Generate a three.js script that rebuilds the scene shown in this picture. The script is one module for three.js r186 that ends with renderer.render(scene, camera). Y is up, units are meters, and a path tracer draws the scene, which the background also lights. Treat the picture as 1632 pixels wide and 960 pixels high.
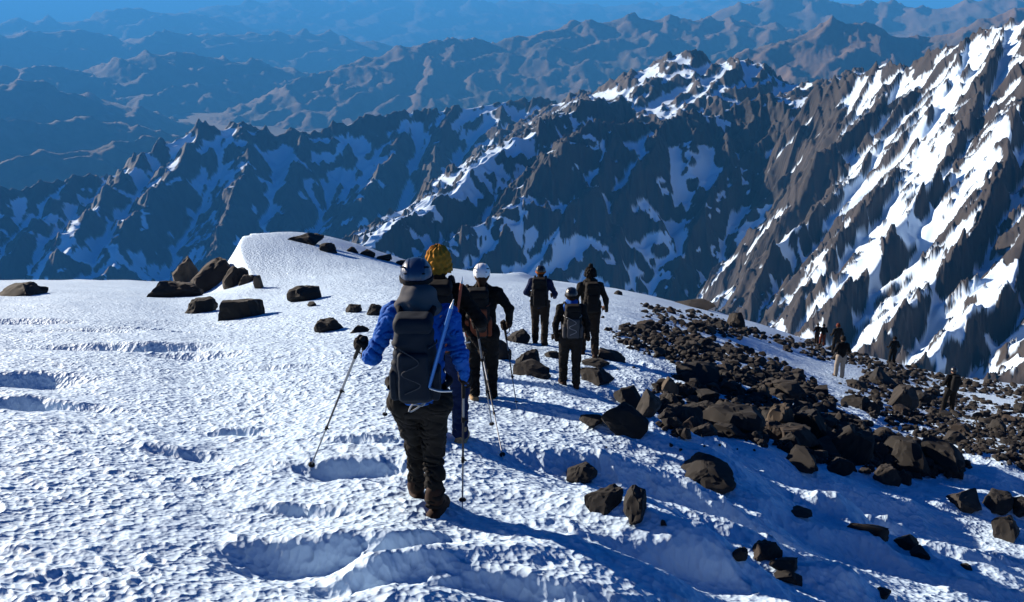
import * as THREE from 'three';
import { mergeGeometries, mergeVertices, toCreasedNormals } from 'three/addons/utils/BufferGeometryUtils.js';

// ---------------------------------------------------------------- camera, sky, sun, exposure
const scene = new THREE.Scene();
const camera = new THREE.PerspectiveCamera(38.93, 1632 / 960, 0.1, 90000);
const PITCH = 19.3 * Math.PI / 180;
camera.position.set(0, 0, 0);
camera.rotation.set(-PITCH, 0, 0);
const renderer = new THREE.WebGLRenderer({ antialias: true });
renderer.setSize(1024, 602);
renderer.toneMapping = THREE.LinearToneMapping;
renderer.toneMappingExposure = 2.05;
renderer.shadowMap.enabled = true;

// clear high-altitude sky: deep blue overhead, paler towards the horizon
const SKY_W = 256, SKY_H = 128, skyData = new Float32Array(SKY_W * SKY_H * 4);
for (let j = 0; j < SKY_H; j++) {
  const el = ((j + 0.5) / SKY_H - 0.5) * Math.PI;
  const f = Math.exp(-Math.max(0, el) * 13);
  const zen = [0.0003, 0.021, 0.098], hor = [0.10, 0.28, 0.52];
  for (let i = 0; i < SKY_W; i++) {
    const k = (j * SKY_W + i) * 4;
    for (let c = 0; c < 3; c++) skyData[k + c] = zen[c] + (hor[c] - zen[c]) * f;
    skyData[k + 3] = 1;
  }
}
const skyTexture = new THREE.DataTexture(skyData, SKY_W, SKY_H, THREE.RGBAFormat, THREE.FloatType);
skyTexture.mapping = THREE.EquirectangularReflectionMapping;
skyTexture.magFilter = skyTexture.minFilter = THREE.LinearFilter;
skyTexture.needsUpdate = true;
scene.background = skyTexture;
scene.environment = skyTexture;

const SUN_AZ = 58 * Math.PI / 180, SUN_EL = 16.5 * Math.PI / 180;      // left of the view direction, low
const SUN = new THREE.Vector3(-Math.sin(SUN_AZ) * Math.cos(SUN_EL), Math.sin(SUN_EL), -Math.cos(SUN_AZ) * Math.cos(SUN_EL));
const sun = new THREE.DirectionalLight(new THREE.Color().setRGB(1, 0.88, 0.74), 5);
sun.position.copy(SUN).multiplyScalar(300).add(new THREE.Vector3(0, -10, -30));
sun.target.position.set(0, -10, -30);
sun.castShadow = true;
sun.shadow.mapSize.set(4096, 4096);
Object.assign(sun.shadow.camera, { left: -90, right: 90, top: 90, bottom: -90, near: 1, far: 900 });
scene.add(sun, sun.target);

scene.fog = new THREE.FogExp2(new THREE.Color().setRGB(0.085, 0.42, 0.95), 6.8e-5);

// ---------------------------------------------------------------- helpers
const clamp = (v, a = 0, b = 1) => v < a ? a : v > b ? b : v;
const mix = (a, b, t) => a + (b - a) * t;
const smooth = (a, b, v) => { const t = clamp((v - a) / (b - a)); return t * t * (3 - 2 * t); };
function rng(seed) { let s = seed >>> 0; return () => { s = (s + 0x6D2B79F5) >>> 0; let t = s; t = Math.imul(t ^ (t >>> 15), t | 1); t ^= t + Math.imul(t ^ (t >>> 7), t | 61); return ((t ^ (t >>> 14)) >>> 0) / 4294967296; }; }
const PERM = new Uint8Array(512), GX = new Float32Array(256), GY = new Float32Array(256);
{ const r = rng(7); const p = [...Array(256).keys()]; for (let i = 255; i > 0; i--) { const j = Math.floor(r() * (i + 1)); [p[i], p[j]] = [p[j], p[i]]; } for (let i = 0; i < 512; i++) PERM[i] = p[i & 255]; for (let i = 0; i < 256; i++) { const a = r() * Math.PI * 2; GX[i] = Math.cos(a); GY[i] = Math.sin(a); } }
function noise(x, y) {                                                // gradient noise, about -0.7 .. 0.7
  const xi = Math.floor(x), yi = Math.floor(y), fx = x - xi, fy = y - yi, X = xi & 255, Y = yi & 255;
  const u = fx * fx * fx * (fx * (fx * 6 - 15) + 10), v = fy * fy * fy * (fy * (fy * 6 - 15) + 10);
  const a = PERM[PERM[X] + Y], b = PERM[PERM[X + 1] + Y], c = PERM[PERM[X] + Y + 1], d = PERM[PERM[X + 1] + Y + 1];
  const n0 = GX[a] * fx + GY[a] * fy, n1 = GX[b] * (fx - 1) + GY[b] * fy, n2 = GX[c] * fx + GY[c] * (fy - 1), n3 = GX[d] * (fx - 1) + GY[d] * (fy - 1);
  return n0 + u * (n1 - n0) + v * (n2 - n0 + u * (n0 - n1 - n2 + n3));
}
function fbm(x, y, o, gain = 0.5) { let s = 0, a = 1; for (let i = 0; i < o; i++) { s += a * noise(x, y); a *= gain; x = x * 2.03 + 17.3; y = y * 2.03 - 9.1; } return s; }
function ridged(x, y, o, gain = 0.5) { let s = 0, a = 1, w = 1; for (let i = 0; i < o; i++) { let n = 1 - Math.abs(noise(x, y)) * 2; n *= n * w; s += a * n; w = clamp(n * 1.6); a *= gain; x = x * 2.07 + 5.3; y = y * 2.07 + 31.7; } return s; }
function cells(x, y) {                                                // distance to the nearest scattered point
  const xi = Math.floor(x), yi = Math.floor(y); let best = 9;
  for (let j = -1; j <= 1; j++) for (let i = -1; i <= 1; i++) {
    const h = PERM[PERM[(xi + i) & 255] + ((yi + j) & 255)], px = xi + i + (h & 15) / 15 - x, py = yi + j + (h >> 4) / 15 - y, d = px * px + py * py;
    if (d < best) best = d;
  }
  return best;
}
function noise3(x, y, z) { return (noise(x + z * 0.71, y - z * 0.43) + noise(y + 31.7 + x * 0.37, z + 11.9) + noise(z - 7.7 - y * 0.29, x + 53.1)) * 0.6; }

// a direction through a point of the 1632 x 960 photograph, with horizontal length 1; and the place at horizontal distance r along it
const FOCAL = 480 / Math.tan(38.93 / 2 * Math.PI / 180), CP = Math.cos(PITCH), SP = Math.sin(PITCH);
function ray(px, py) {
  const a = (px - 816) / FOCAL, b = (480 - py) / FOCAL, y = b * CP - SP, z = -CP - b * SP, h = Math.hypot(a, z);
  return { x: a / h, y: y / h, z: z / h };
}
function at(px, py, r) { const d = ray(px, py); return new THREE.Vector3(d.x * r, d.y * r, d.z * r); }
const azOf = (px, py = 480) => { const d = ray(px, py); return Math.atan2(d.x, -d.z); };
function table(rows) {                                                // smooth curve through [x, y] pairs
  const n = rows.length, m = rows.map((_, i) => { const a = rows[Math.max(0, i - 1)], b = rows[Math.min(n - 1, i + 1)]; return (b[1] - a[1]) / (b[0] - a[0]); });
  return (v) => {
    if (v <= rows[0][0]) return rows[0][1];
    if (v >= rows[n - 1][0]) return rows[n - 1][1];
    let lo = 0, hi = n - 1; while (hi - lo > 1) { const k = (lo + hi) >> 1; if (rows[k][0] <= v) lo = k; else hi = k; }
    const d = rows[hi][0] - rows[lo][0], t = (v - rows[lo][0]) / d, t2 = t * t, t3 = t2 * t;
    return rows[lo][1] * (2 * t3 - 3 * t2 + 1) + m[lo] * d * (t3 - 2 * t2 + t) + rows[hi][1] * (3 * t2 - 2 * t3) + m[hi] * d * (t3 - t2);
  };
}

const used = new Map();
function numbered(name) { const n = used.get(name) ?? 0; used.set(name, n + 1); return n ? name + '_' + String(n).padStart(3, '0') : name; }
function tag(o, label, category, group, kind) { o.userData.label = label; if (category) o.userData.category = category; if (group) o.userData.group = group; if (kind) o.userData.kind = kind; return o; }
function mesh(name, geometry, material, parent = scene) {
  const m = new THREE.Mesh(geometry, material); m.name = parent === scene ? numbered(name) : name; m.castShadow = m.receiveShadow = true; parent.add(m); return m;
}
function thing(name, label, category, group) { const g = new THREE.Group(); g.name = numbered(name); scene.add(g); return tag(g, label, category, group); }
function gridGeometry(P, C, U, nu, nv) {                              // a sheet of nu x nv points
  const index = new Uint32Array((nu - 1) * (nv - 1) * 13); let k = 0;
  for (let j = 0; j < nv - 1; j++) for (let i = 0; i < nu - 1; i++) { const a = j * nu + i, b = a + 1, c = a + nu, d = c + 1; index[k++] = a; index[k++] = b; index[k++] = c; index[k++] = b; index[k++] = d; index[k++] = c; }
  const g = new THREE.BufferGeometry();
  g.setAttribute('position', new THREE.BufferAttribute(P, 3));
  if (C) g.setAttribute('color', new THREE.BufferAttribute(C, 3));
  if (U) g.setAttribute('uv', new THREE.BufferAttribute(U, 2));
  g.setIndex(new THREE.BufferAttribute(index, 1));
  g.computeVertexNormals();
  return g;
}
function tileTexture(n, f, srgb) {                                    // f(u, v) in 0..1 -> grey or [r, g, b]
  const d = new Uint8Array(n * n * 4);
  for (let j = 0; j < n; j++) for (let i = 0; i < n; i++) { const v = f(i / n, j / n), k = (j * n + i) * 4; for (let c = 0; c < 3; c++) d[k + c] = 255 * clamp(v.length ? v[c] : v); d[k + 3] = 255; }
  const t = new THREE.DataTexture(d, n, n, THREE.RGBAFormat); t.wrapS = t.wrapT = THREE.RepeatWrapping; t.magFilter = THREE.LinearFilter; t.minFilter = THREE.LinearMipmapLinearFilter; t.generateMipmaps = true; if (srgb) t.colorSpace = THREE.SRGBColorSpace; t.needsUpdate = true; return t;
}
function wrapNoise(u, v, f, n) { // noise that tiles over the unit square
  const a = n(u * f, v * f), b = n((u - 1) * f, v * f), c = n(u * f, (v - 1) * f), d = n((u - 1) * f, (v - 1) * f), s = smooth(0.8, 1, u), t = smooth(0.8, 1, v); return mix(mix(a, b, s), mix(c, d, s), t);
}

// ---------------------------------------------------------------- the snow slope
const EYE = 1.84;
const skyline = table([[-500, 452], [0, 447], [200, 447], [300, 450], [420, 438], [560, 420], [640, 418], [720, 428], [800, 438], [900, 450], [1000, 464], [1100, 487], [1200, 513], [1300, 546], [1400, 571], [1500, 596], [1632, 614], [1900, 650], [2300, 690]]);
const slopeOfAz = (() => { const rows = []; for (let px = -500; px <= 2300; px += 20) { const d = ray(px, skyline(px)); rows.push([Math.atan2(d.x, -d.z), -d.y - 0.036]); } return table(rows); })();
// broad dips and humps: [px, py, r, radius] pulls the slope to that place; [.., height] form adds a hump
function baseHeight(x, z) {
  const r = Math.hypot(x, z), az = Math.atan2(x, -z), back = smooth(1.2, 2.2, Math.abs(az));
  const s = mix(slopeOfAz(clamp(az, -0.9, 1.05)), -0.32 * Math.cos(az) * 0 - 0.05, back);
  return -EYE - s * r - 1.76e-4 * r * r - 0.006 * Math.max(0, r - 95) ** 2 / (1 + Math.max(0, r - 95) * 0.008);
}
const pulls = [[908, 614, 12.6, 3], [940, 566, 15.5, 2.6], [868, 551, 16.5, 3], [1337, 600, 33, 6], [1510, 657, 30, 6], [705, 815, 5.1, 2], [768, 637, 9.2, 2]].map(([px, py, r, w]) => { const p = at(px, py, r); return [p.x, p.z, p.y - baseHeight(p.x, p.z), w]; });
// drifts and hollows: [px, py, length, width, height, turn]; the lee (right) side is the steep one
const DRIFTS = [
  // left side: lips with blue hollows
  [205, 556, 1.7, 0.45, -0.26, 0.12], [300, 572, 0.9, 0.3, -0.16, 0.15], [25, 515, 1.6, 0.5, -0.24, 0.1], [20, 603, 1.1, 0.45, -0.22, 0.1], [5, 640, 0.7, 0.35, -0.2, 0.1], [240, 528, 1.2, 0.3, -0.16, 0.1],
  [130, 530, 1.6, 0.3, -0.13, 0.1], [365, 683, 0.42, 0.16, -0.12, 0.2], [555, 742, 0.52, 0.22, -0.16, 0.1], [575, 695, 0.5, 0.12, -0.09, 0.2], [475, 812, 0.4, 0.1, -0.08, 0.25], [450, 585, 0.9, 0.16, -0.09, 0.2],
  [90, 640, 0.9, 0.2, -0.08, 0.2], [290, 720, 0.5, 0.13, -0.07, 0.2],
  // the trodden hollow before the hiker
  [480, 885, 0.55, 0.30, -0.19, 0.05], [590, 905, 0.42, 0.26, -0.16, -0.15], [655, 858, 0.26, 0.15, -0.12, -0.45],
  // the raised trail edge beside it
  [735, 880, 0.7, 0.16, 0.09, -0.55], [650, 945, 0.4, 0.18, 0.08, -0.3], [840, 935, 0.6, 0.22, -0.12, 0.1],
  [870, 640, 1.3, 0.7, 0.06, 0.1], [850, 620, 0.9, 0.35, -0.22, 0.1],
  // right side: long drifts
  [1010, 700, 2.2, 0.35, 0.24, 0.3], [1150, 740, 2, 0.32, 0.24, 0.3], [960, 745, 1.3, 0.5, -0.132, 0.25], [1080, 790, 1.6, 0.5, -0.144, 0.28], [1190, 760, 1.8, 0.45, -0.132, 0.25], [1120, 830, 1.3, 0.35, -0.12, 0.3],
  [1330, 790, 2.2, 0.5, -0.156, 0.25], [1290, 850, 1.4, 0.35, -0.12, 0.3], [1480, 830, 1.8, 0.45, -0.144, 0.28], [1560, 780, 2.4, 0.7, -0.18, 0.25], [1420, 880, 1.2, 0.3, -0.12, 0.28], [1050, 890, 0.8, 0.25, -0.084, 0.2], [1180, 935, 0.8, 0.25, -0.084, 0.2],
  [1000, 830, 0.9, 0.22, 0.144, 0.3], [1250, 800, 1.5, 0.25, 0.192, 0.28], [1210, 880, 1, 0.2, 0.168, 0.25], [1380, 830, 1.4, 0.2, 0.168, 0.26], [950, 880, 0.8, 0.2, 0.12, 0.2], [1540, 900, 1, 0.25, -0.108, 0.25], [1350, 930, 0.7, 0.18, -0.072, 0.25],
];
function groundPoint(px, py) {                                        // where the ray through a photo point meets the broad slope
  const d = ray(px, py); let r = 1.2, step = 0.05;
  for (; r < 160; r += step) { step = 0.02 + r * 0.01; if (d.y * r < broadHeight(d.x * r, d.z * r)) break; }
  let a = r - step, b = r; for (let i = 0; i < 20; i++) { const m = (a + b) / 2; if (d.y * m < broadHeight(d.x * m, d.z * m)) b = m; else a = m; }
  return new THREE.Vector3(d.x * b, d.y * b, d.z * b);
}
const MOUND = at(470, 400, 47);
function moundHeight(x, z) {                                          // a wind-built snow hump ending in a steep scoop on its left
  const dx = x - MOUND.x, dz = z - MOUND.z;
  const edge = dx + 4.0 + 0.10 * dz + 0.55 * Math.sin(dz * 0.35 + 1) + Math.max(0, dz) * -0.35, t = clamp((edge + 1.3) / 3.0);
  const across = (edge < 1.7 ? t * t * (1.25 - 0.25 * t) : 1) * (1 - smooth(1.7, 12, edge) * 0.98);
  const along = Math.exp(-(((dz + 2) / (dz > -2 ? 8.5 : 6)) ** 2));
  return 3.05 * across * along;
}
const PEAK = at(828, 442, 60);
function broadHeight(x, z) {
  let y = baseHeight(x, z), sw = 0, s = 0;
  { const q = x - 0.9, r = Math.hypot(x, z); if (q > -1.5) y -= 0.15 * (q + Math.sqrt(q * q + 0.3)) * 0.5 * smooth(17, 9, r) * smooth(0.5, 3, r); }   // the near ground falls off to the right
  for (const p of pulls) { const d2 = ((x - p[0]) ** 2 + (z - p[1]) ** 2) / (p[3] * p[3]); if (d2 < 6) { const w = Math.exp(-d2); s += w * p[2]; sw += w; } }
  if (sw > 0) y += s / Math.max(1, sw);
  y += moundHeight(x, z);
  const q = ((x - PEAK.x + 0.3 * (z - PEAK.z)) / 1.7) ** 2 + ((z - PEAK.z) / 3) ** 2; if (q < 9) y += 1.0 * Math.exp(-Math.sqrt(q + 0.05) * 1.3);
  return y;
}
const drifts = DRIFTS.map(([px, py, l, w, h, turn]) => { const p = groundPoint(px, py); const a = h < 0 ? turn : Math.atan2(SUN.z, SUN.x) + Math.PI + turn - 0.25; return { x: p.x, z: p.z, l: l * 1.0, w, h, c: Math.cos(a), s: Math.sin(a), rr: (3 * Math.max(l, w)) ** 2 }; });
function driftHeight(x, z) {
  let y = 0;
  for (const d of drifts) {
    const dx = x - d.x, dz = z - d.z; if (dx * dx + dz * dz > d.rr) continue;
    let u = dx * d.c + dz * d.s, v = -dx * d.s + dz * d.c;
    u += 0.25 * d.w * noise(v * 3 / d.w + d.x, d.z); v += 0.35 * d.w * noise(u * 1.4 / d.l + d.z, d.x);
    const rag = 0.28 * noise(u * 1.7 + d.x * 9, v * 1.7) + 0.05 * noise(u * 7, v * 7 + d.z), eu = u / d.l + rag, ev = v / d.w + rag * 0.9, q = eu * eu * eu * eu + ev * ev;
    if (q > 7) continue;
    if (d.h < 0) y += d.h * smooth(-1.05, -0.35, ev) * (1 - smooth(-0.5, 1.5, ev)) * Math.exp(-((eu * eu) ** 1.5) * 1.4) - 0.2 * d.h * Math.exp(-(((ev + 1.25) / 0.45) ** 2) - eu * eu * 1.3);
    else y += d.h * Math.exp(-q * 1.2) * mix(0.6, 1, smooth(-1, 0.6, eu));
  }
  return y;
}
const WX = SUN.x / Math.hypot(SUN.x, SUN.z), WZ = SUN.z / Math.hypot(SUN.x, SUN.z);   // wind and sun come from much the same side
const PATH = [[640, 960], [610, 905], [690, 830], [740, 730], [765, 660], [850, 625], [905, 612]];
function snowHeight(x, z) {
  const r = Math.hypot(x, z), az = Math.atan2(x, -z);
  let y = broadHeight(x, z) + driftHeight(x, z);
  const u = x * WX + z * WZ, v = -x * WZ + z * WX;                    // along and across the wind
  const right = smooth(-0.02, 0.3, az) * smooth(24, 12, r), f1 = smooth(70, 30, r), f2 = smooth(44, 16, r), f3 = smooth(26, 8, r);
  y += 0.16 * fbm(u * 0.13 + 3, v * 0.26 + 9, 2);
  // wind drifts: uneven ridges across the wind
  if (f1 > 0) { const wob = noise(u * 0.7, v * 0.9) * 0.8; y += f1 * (0.022 + 0.095 * right) * (ridged(u * 0.42 + wob * 0.3, v * 0.9 + wob, 3, 0.5) - 0.6); }
  if (f2 > 0) y += f2 * 0.022 * fbm(u * 1.5 + 40, v * 2.8, 3);
  // sun cups and crust, deeper in some places than others
  if (f3 > 0) {
    const amp = mix(0.12, 1.15, smooth(-0.35, 0.4, fbm(x * 0.45 + 11, z * 0.45, 3)));
    const wx = x + 0.09 * noise(x * 5, z * 5) + 0.03 * noise(x * 14, z * 14), wz = z + 0.09 * noise(x * 5 + 50, z * 5) + 0.03 * noise(x * 14, z * 14 + 7), uu = wx * WX + wz * WZ, vv = -wx * WZ + wz * WX;
    y += f3 * amp * (0.034 * Math.min(1, cells(uu * 4.2, vv * 9.5)) + 0.020 * Math.min(1, cells(uu * 11 + 9, vv * 21)) - 0.018);
    y += f3 * (0.009 * fbm(uu * 9, vv * 17, 3) + 0.004 * noise(x * 40, z * 40));
    y += f3 * smooth(0.1, 0.5, fbm(x * 0.9 + 70, z * 0.9 + 5, 2)) * 0.03 * Math.max(0, fbm(x * 6 + 3, z * 6, 2));
  }
  return y;
}
function snowPoint(px, py) {                                          // where the ray through a photo point meets the snow
  const d = ray(px, py); let r = 1.5, step = 0.05;
  for (; r < 160; r += step) { step = 0.01 + r * 0.004; if (d.y * r < snowHeight(d.x * r, d.z * r)) break; }
  let a = r - step, b = r; for (let i = 0; i < 16; i++) { const m = (a + b) / 2; if (d.y * m < snowHeight(d.x * m, d.z * m)) b = m; else a = m; }
  return new THREE.Vector3(d.x * b, d.y * b, d.z * b);
}

const snowBump = tileTexture(1024, (u, v) => { const f = (x, y) => 0.5 + 0.32 * (cells(x * 44, y * 60) - 0.35) + 0.3 * (cells(x * 100 + 7, y * 120) - 0.3) * 0.6 + 0.22 * fbm(x * 20, y * 26, 4); return wrapNoise(u, v, 1, f); });
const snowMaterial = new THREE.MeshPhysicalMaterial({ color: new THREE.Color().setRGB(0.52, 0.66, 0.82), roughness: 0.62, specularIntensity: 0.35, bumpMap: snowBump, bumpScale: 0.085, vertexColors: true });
{
  const nu = 820, nv = 505, A0 = -0.86, A1 = 0.96, P = new Float32Array(nu * nv * 3), U = new Float32Array(nu * nv * 2), C = new Float32Array(nu * nv * 3);
  const R0 = 1.9, R1 = 125, q0 = 1 / Math.sqrt(R0), q1 = 1 / Math.sqrt(R1);
  for (let j = 0; j < nv; j++) {
    const r = 1 / (mix(q0, q1, j / (nv - 1)) ** 2);
    for (let i = 0; i < nu; i++) {
      const az = mix(A0, A1, i / (nu - 1)), x = Math.sin(az) * r, z = -Math.cos(az) * r, k = j * nu + i;
      P[k * 3] = x; P[k * 3 + 1] = snowHeight(x, z); P[k * 3 + 2] = z; U[k * 2] = (x * WX + z * WZ) / 5; U[k * 2 + 1] = (-x * WZ + z * WX) / 5;
      const t = 0.97 + 0.06 * fbm(x * 0.7 + 5, z * 0.7, 2); C[k * 3] = t * 0.99; C[k * 3 + 1] = t; C[k * 3 + 2] = t;
    }
  }
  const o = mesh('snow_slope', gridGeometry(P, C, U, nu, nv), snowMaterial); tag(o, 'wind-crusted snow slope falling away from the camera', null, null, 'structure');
}

// ---------------------------------------------------------------- mountains
// a mountain is the highest of many ridge lines, each with flanks falling away, roughened by gullies and crags
function polyline(points) { return points.map(([px, py, r]) => at(px, py, r)); }
function spurs(line, o, rand) {                                       // side ridges running down from a crest, with side ridges of their own
  const out = [];
  let acc = 0, next = o.every * (0.3 + rand() * 0.5);
  for (let i = 1; i < line.length; i++) {
    const a = line[i - 1], b = line[i], L = Math.hypot(b.x - a.x, b.z - a.z), n = Math.hypot(b.x - a.x, b.z - a.z) || 1;
    while (acc + L > next) {
      const t = (next - acc) / L, p = new THREE.Vector3().lerpVectors(a, b, t), tx = (b.x - a.x) / n, tz = (b.z - a.z) / n;
      for (const side of o.sides) {
        const ang = (o.lean ?? 0) + (rand() - 0.5) * (o.spread ?? 0.9), nx = -tz * side, nz = tx * side;
        let dx = nx * Math.cos(ang) + tx * Math.sin(ang), dz = nz * Math.cos(ang) + tz * Math.sin(ang);
        const len = o.length * (0.55 + rand() * 0.7), steps = o.steps ?? 4, pts = [p.clone()]; pts[0].y -= o.sink ?? 0;
        for (let k = 1; k <= steps; k++) {
          const q = pts[k - 1], w = (rand() - 0.5) * 0.7, cx = dx * Math.cos(w) - dz * Math.sin(w), cz = dx * Math.sin(w) + dz * Math.cos(w);
          pts.push(new THREE.Vector3(q.x + cx * len / steps, q.y - o.fall * (0.75 + rand() * 0.5) * len / steps, q.z + cz * len / steps));
        }
        out.push(pts);
        if (o.sub) out.push(...spurs(pts, { ...o.sub, sides: [-1, 1] }, rand));
      }
      next += o.every * (0.6 + rand() * 0.8);
    }
    acc += L;
  }
  return out;
}
function rangeOf(lines) {                                             // lines: [{ pts, k, k2 }]: flank slope on the far side, and on the near side
  const seg = [];
  for (const { pts, k, k2 } of lines) for (let i = 1; i < pts.length; i++) { const a = pts[i - 1], b = pts[i]; seg.push(a.x, a.y, a.z, b.x - a.x, b.y - a.y, b.z - a.z, 1 / (((b.x - a.x) ** 2 + (b.z - a.z) ** 2) || 1), k, k2 ?? k); }
  const S = Float64Array.from(seg), n = S.length;
  return (x, z) => {
    let best = -1e9;
    for (let i = 0; i < n; i += 9) {
      const ex = x - S[i], ez = z - S[i + 2]; let t = (ex * S[i + 3] + ez * S[i + 5]) * S[i + 6]; t = t < 0 ? 0 : t > 1 ? 1 : t;
      const top = S[i + 1] + t * S[i + 4]; if (top < best) continue;
      const fx = ex - t * S[i + 3], fz = ez - t * S[i + 5], d = Math.sqrt(fx * fx + fz * fz), side = (fz * S[i + 3] - fx * S[i + 5]) * Math.sqrt(S[i + 6]) / (d + 1e-6), w = side * 0.5 + 0.5, h = top - (S[i + 8] + (S[i + 7] - S[i + 8]) * w * w * (3 - 2 * w)) * d;
      if (h > best) best = h;
    }
    return best;
  };
}
// rows run from the near foot to just behind the crest; snow lies in hollows and on gentle ground, rock stands proud
function blur(A, nu, nv, n, passes = 2) {
  let a = A, b = new Float32Array(A.length);
  for (let p = 0; p < passes; p++) {
    for (let j = 0; j < nv; j++) { let s = 0, c = 0; for (let i = -n; i < nu; i++) { if (i + n < nu) { s += a[j * nu + i + n]; c++; } if (i - n - 1 >= 0) { s -= a[j * nu + i - n - 1]; c--; } if (i >= 0) b[j * nu + i] = s / c; } }
    const d = new Float32Array(A.length);
    for (let i = 0; i < nu; i++) { let s = 0, c = 0; for (let j = -n; j < nv; j++) { if (j + n < nv) { s += b[(j + n) * nu + i]; c++; } if (j - n - 1 >= 0) { s -= b[(j - n - 1) * nu + i]; c--; } if (j >= 0) d[j * nu + i] = s / c; } }
    a = d;
  }
  return a;
}
function mountain(name, label, o) {
  const { nu, nv, px0, px1, near, far, height, scale } = o, n = nu * nv, P = new Float32Array(n * 3), C = new Float32Array(n * 3), U = new Float32Array(n * 2), H = new Float32Array(n), V = new Float32Array(n);
  for (let i = 0; i < nu; i++) {
    const px = mix(px0, px1, i / (nu - 1)), d = ray(px, 250), h = Math.hypot(d.x, d.z), r0 = near(px), r1 = far(px), rb = r1 + o.back;
    for (let j = 0; j < nv; j++) {
      const v = j / (nv - 1), r = v < 0.92 ? mix(r0, r1, v / 0.92) : mix(r1, rb, (v - 0.92) / 0.08), x = d.x / h * r, z = d.z / h * r, k = j * nu + i;
      const wa = o.warp, wx = x + wa * fbm(x / scale * 1.3, z / scale * 1.3, 3), wz = z + wa * fbm(x / scale * 1.3 + 37, z / scale * 1.3 + 11, 3);
      H[k] = height(wx, wz) + o.rough * (ridged(x / scale * 1.9 + 3, z / scale * 1.9, 4, 0.5) - 0.9);
      P[k * 3] = x; P[k * 3 + 2] = z; U[k * 2] = x / scale; U[k * 2 + 1] = z / scale;
    }
  }
  if (o.snow) {
    const B = blur(H, nu, nv, o.soft ?? 7), B2 = blur(H, nu, nv, 2, 1), s = scale, q = o.snow;
    for (let j = 0; j < nv; j++) for (let i = 0; i < nu; i++) {
      const k = j * nu + i, x = P[k * 3], z = P[k * 3 + 2], ka = j * nu + Math.max(0, i - 1), kb = j * nu + Math.min(nu - 1, i + 1), kc = Math.max(0, j - 1) * nu + i, kd = Math.min(nv - 1, j + 1) * nu + i;
      const gx = (B2[kb] - B2[ka]) / Math.hypot(P[kb * 3] - P[ka * 3], P[kb * 3 + 2] - P[ka * 3 + 2]), gz = (B2[kd] - B2[kc]) / Math.hypot(P[kd * 3] - P[kc * 3], P[kd * 3 + 2] - P[kc * 3 + 2]), slope = Math.hypot(gx, gz);
      const zy = z + (o.tilt ?? 0.6) * H[k], wr = noise(x / s * 5 + 3, zy / s * 5) * 0.5, fl = ridged(x / s * 6.5 + 0.9 * zy / s + wr, zy / s * 3.1 + wr, 4, 0.5) - 0.8, big = fbm(x / s * 0.8 + q.seed, z / s * 0.8, 3), fine = fbm(x / s * 12 + q.seed + wr, zy / s * 12, 4, 0.55);
      V[k] = q.bias + (q.slope ?? 1.1) * (q.steep - slope) - q.hollow * (H[k] - B[k]) / (s * 0.02) + q.big * big - 0.46 * fl + 0.42 * fine + (q.at ? q.at(x, H[k], z) : 0); V[k] = Math.min(V[k], 0.9) - 2.2 * smooth(1.15, 2.0, slope);   // no snow holds on cliffs
      const rock = smooth(0.25, -0.45, V[k]);
      P[k * 3 + 1] = mix(mix(H[k], B2[k], 0.7), H[k] + o.crag * (1.7 * fl + 1.0 * fine) + o.crag * 0.35, rock);
    }
  } else for (let k = 0; k < n; k++) P[k * 3 + 1] = H[k] + o.crag * fbm(P[k * 3] / scale * 9, P[k * 3 + 2] / scale * 9, 4, 0.6);
  for (let k = 0; k < n; k++) {
    const x = P[k * 3], y = P[k * 3 + 1], z = P[k * 3 + 2];
    if (o.color) { const c = o.color(x, y, z); C[k * 3] = c[0]; C[k * 3 + 1] = c[1]; C[k * 3 + 2] = c[2]; continue; }
    const t = smooth(-0.03, 0.05, V[k]), tone = 0.8 + 0.6 * fbm(x / scale * 6 + 90, z / scale * 6, 3), w = 1 + 0.05 * fbm(x / scale * 3, z / scale * 3, 2);
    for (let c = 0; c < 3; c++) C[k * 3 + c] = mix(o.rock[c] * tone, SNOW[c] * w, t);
  }
  const m = mesh(name, gridGeometry(P, C, U, nu, nv), o.material); tag(m, label, null, null, 'structure'); return m;
}
const alpineMaterial = new THREE.MeshStandardMaterial({ vertexColors: true, roughness: 0.9 });
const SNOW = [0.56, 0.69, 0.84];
// snow chutes and bare cliffs laid where the photograph shows them: [[px, py], ...], half width in metres, strength; found on the mountain itself
function laid(height, r0, r1, list) {
  const find = (px, py) => { const d = ray(px, py); for (let r = r0; r < r1; r += 4) if (d.y * r < height(d.x * r, d.z * r)) return [d.x * r, d.z * r]; return [d.x * r1, d.z * r1]; };
  const L = list.map(([pts, w, k]) => ({ p: pts.map(([a, b]) => find(a, b)), w, k }));
  return (x, y, z) => { let v = 0; for (const { p, w, k } of L) { let best = 1e12; for (let i = 0; i < p.length; i++) { const a = p[i], b = p[Math.min(i + 1, p.length - 1)], ex = b[0] - a[0], ez = b[1] - a[1], t = clamp(((x - a[0]) * ex + (z - a[1]) * ez) / (ex * ex + ez * ez || 1)), q = (x - a[0] - ex * t) ** 2 + (z - a[1] - ez * t) ** 2; if (q < best) best = q; } if (best < 6 * w * w) v += k * Math.exp(-best / (w * w)); } return v; };
}
const byPx = (rows) => table(rows);
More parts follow.
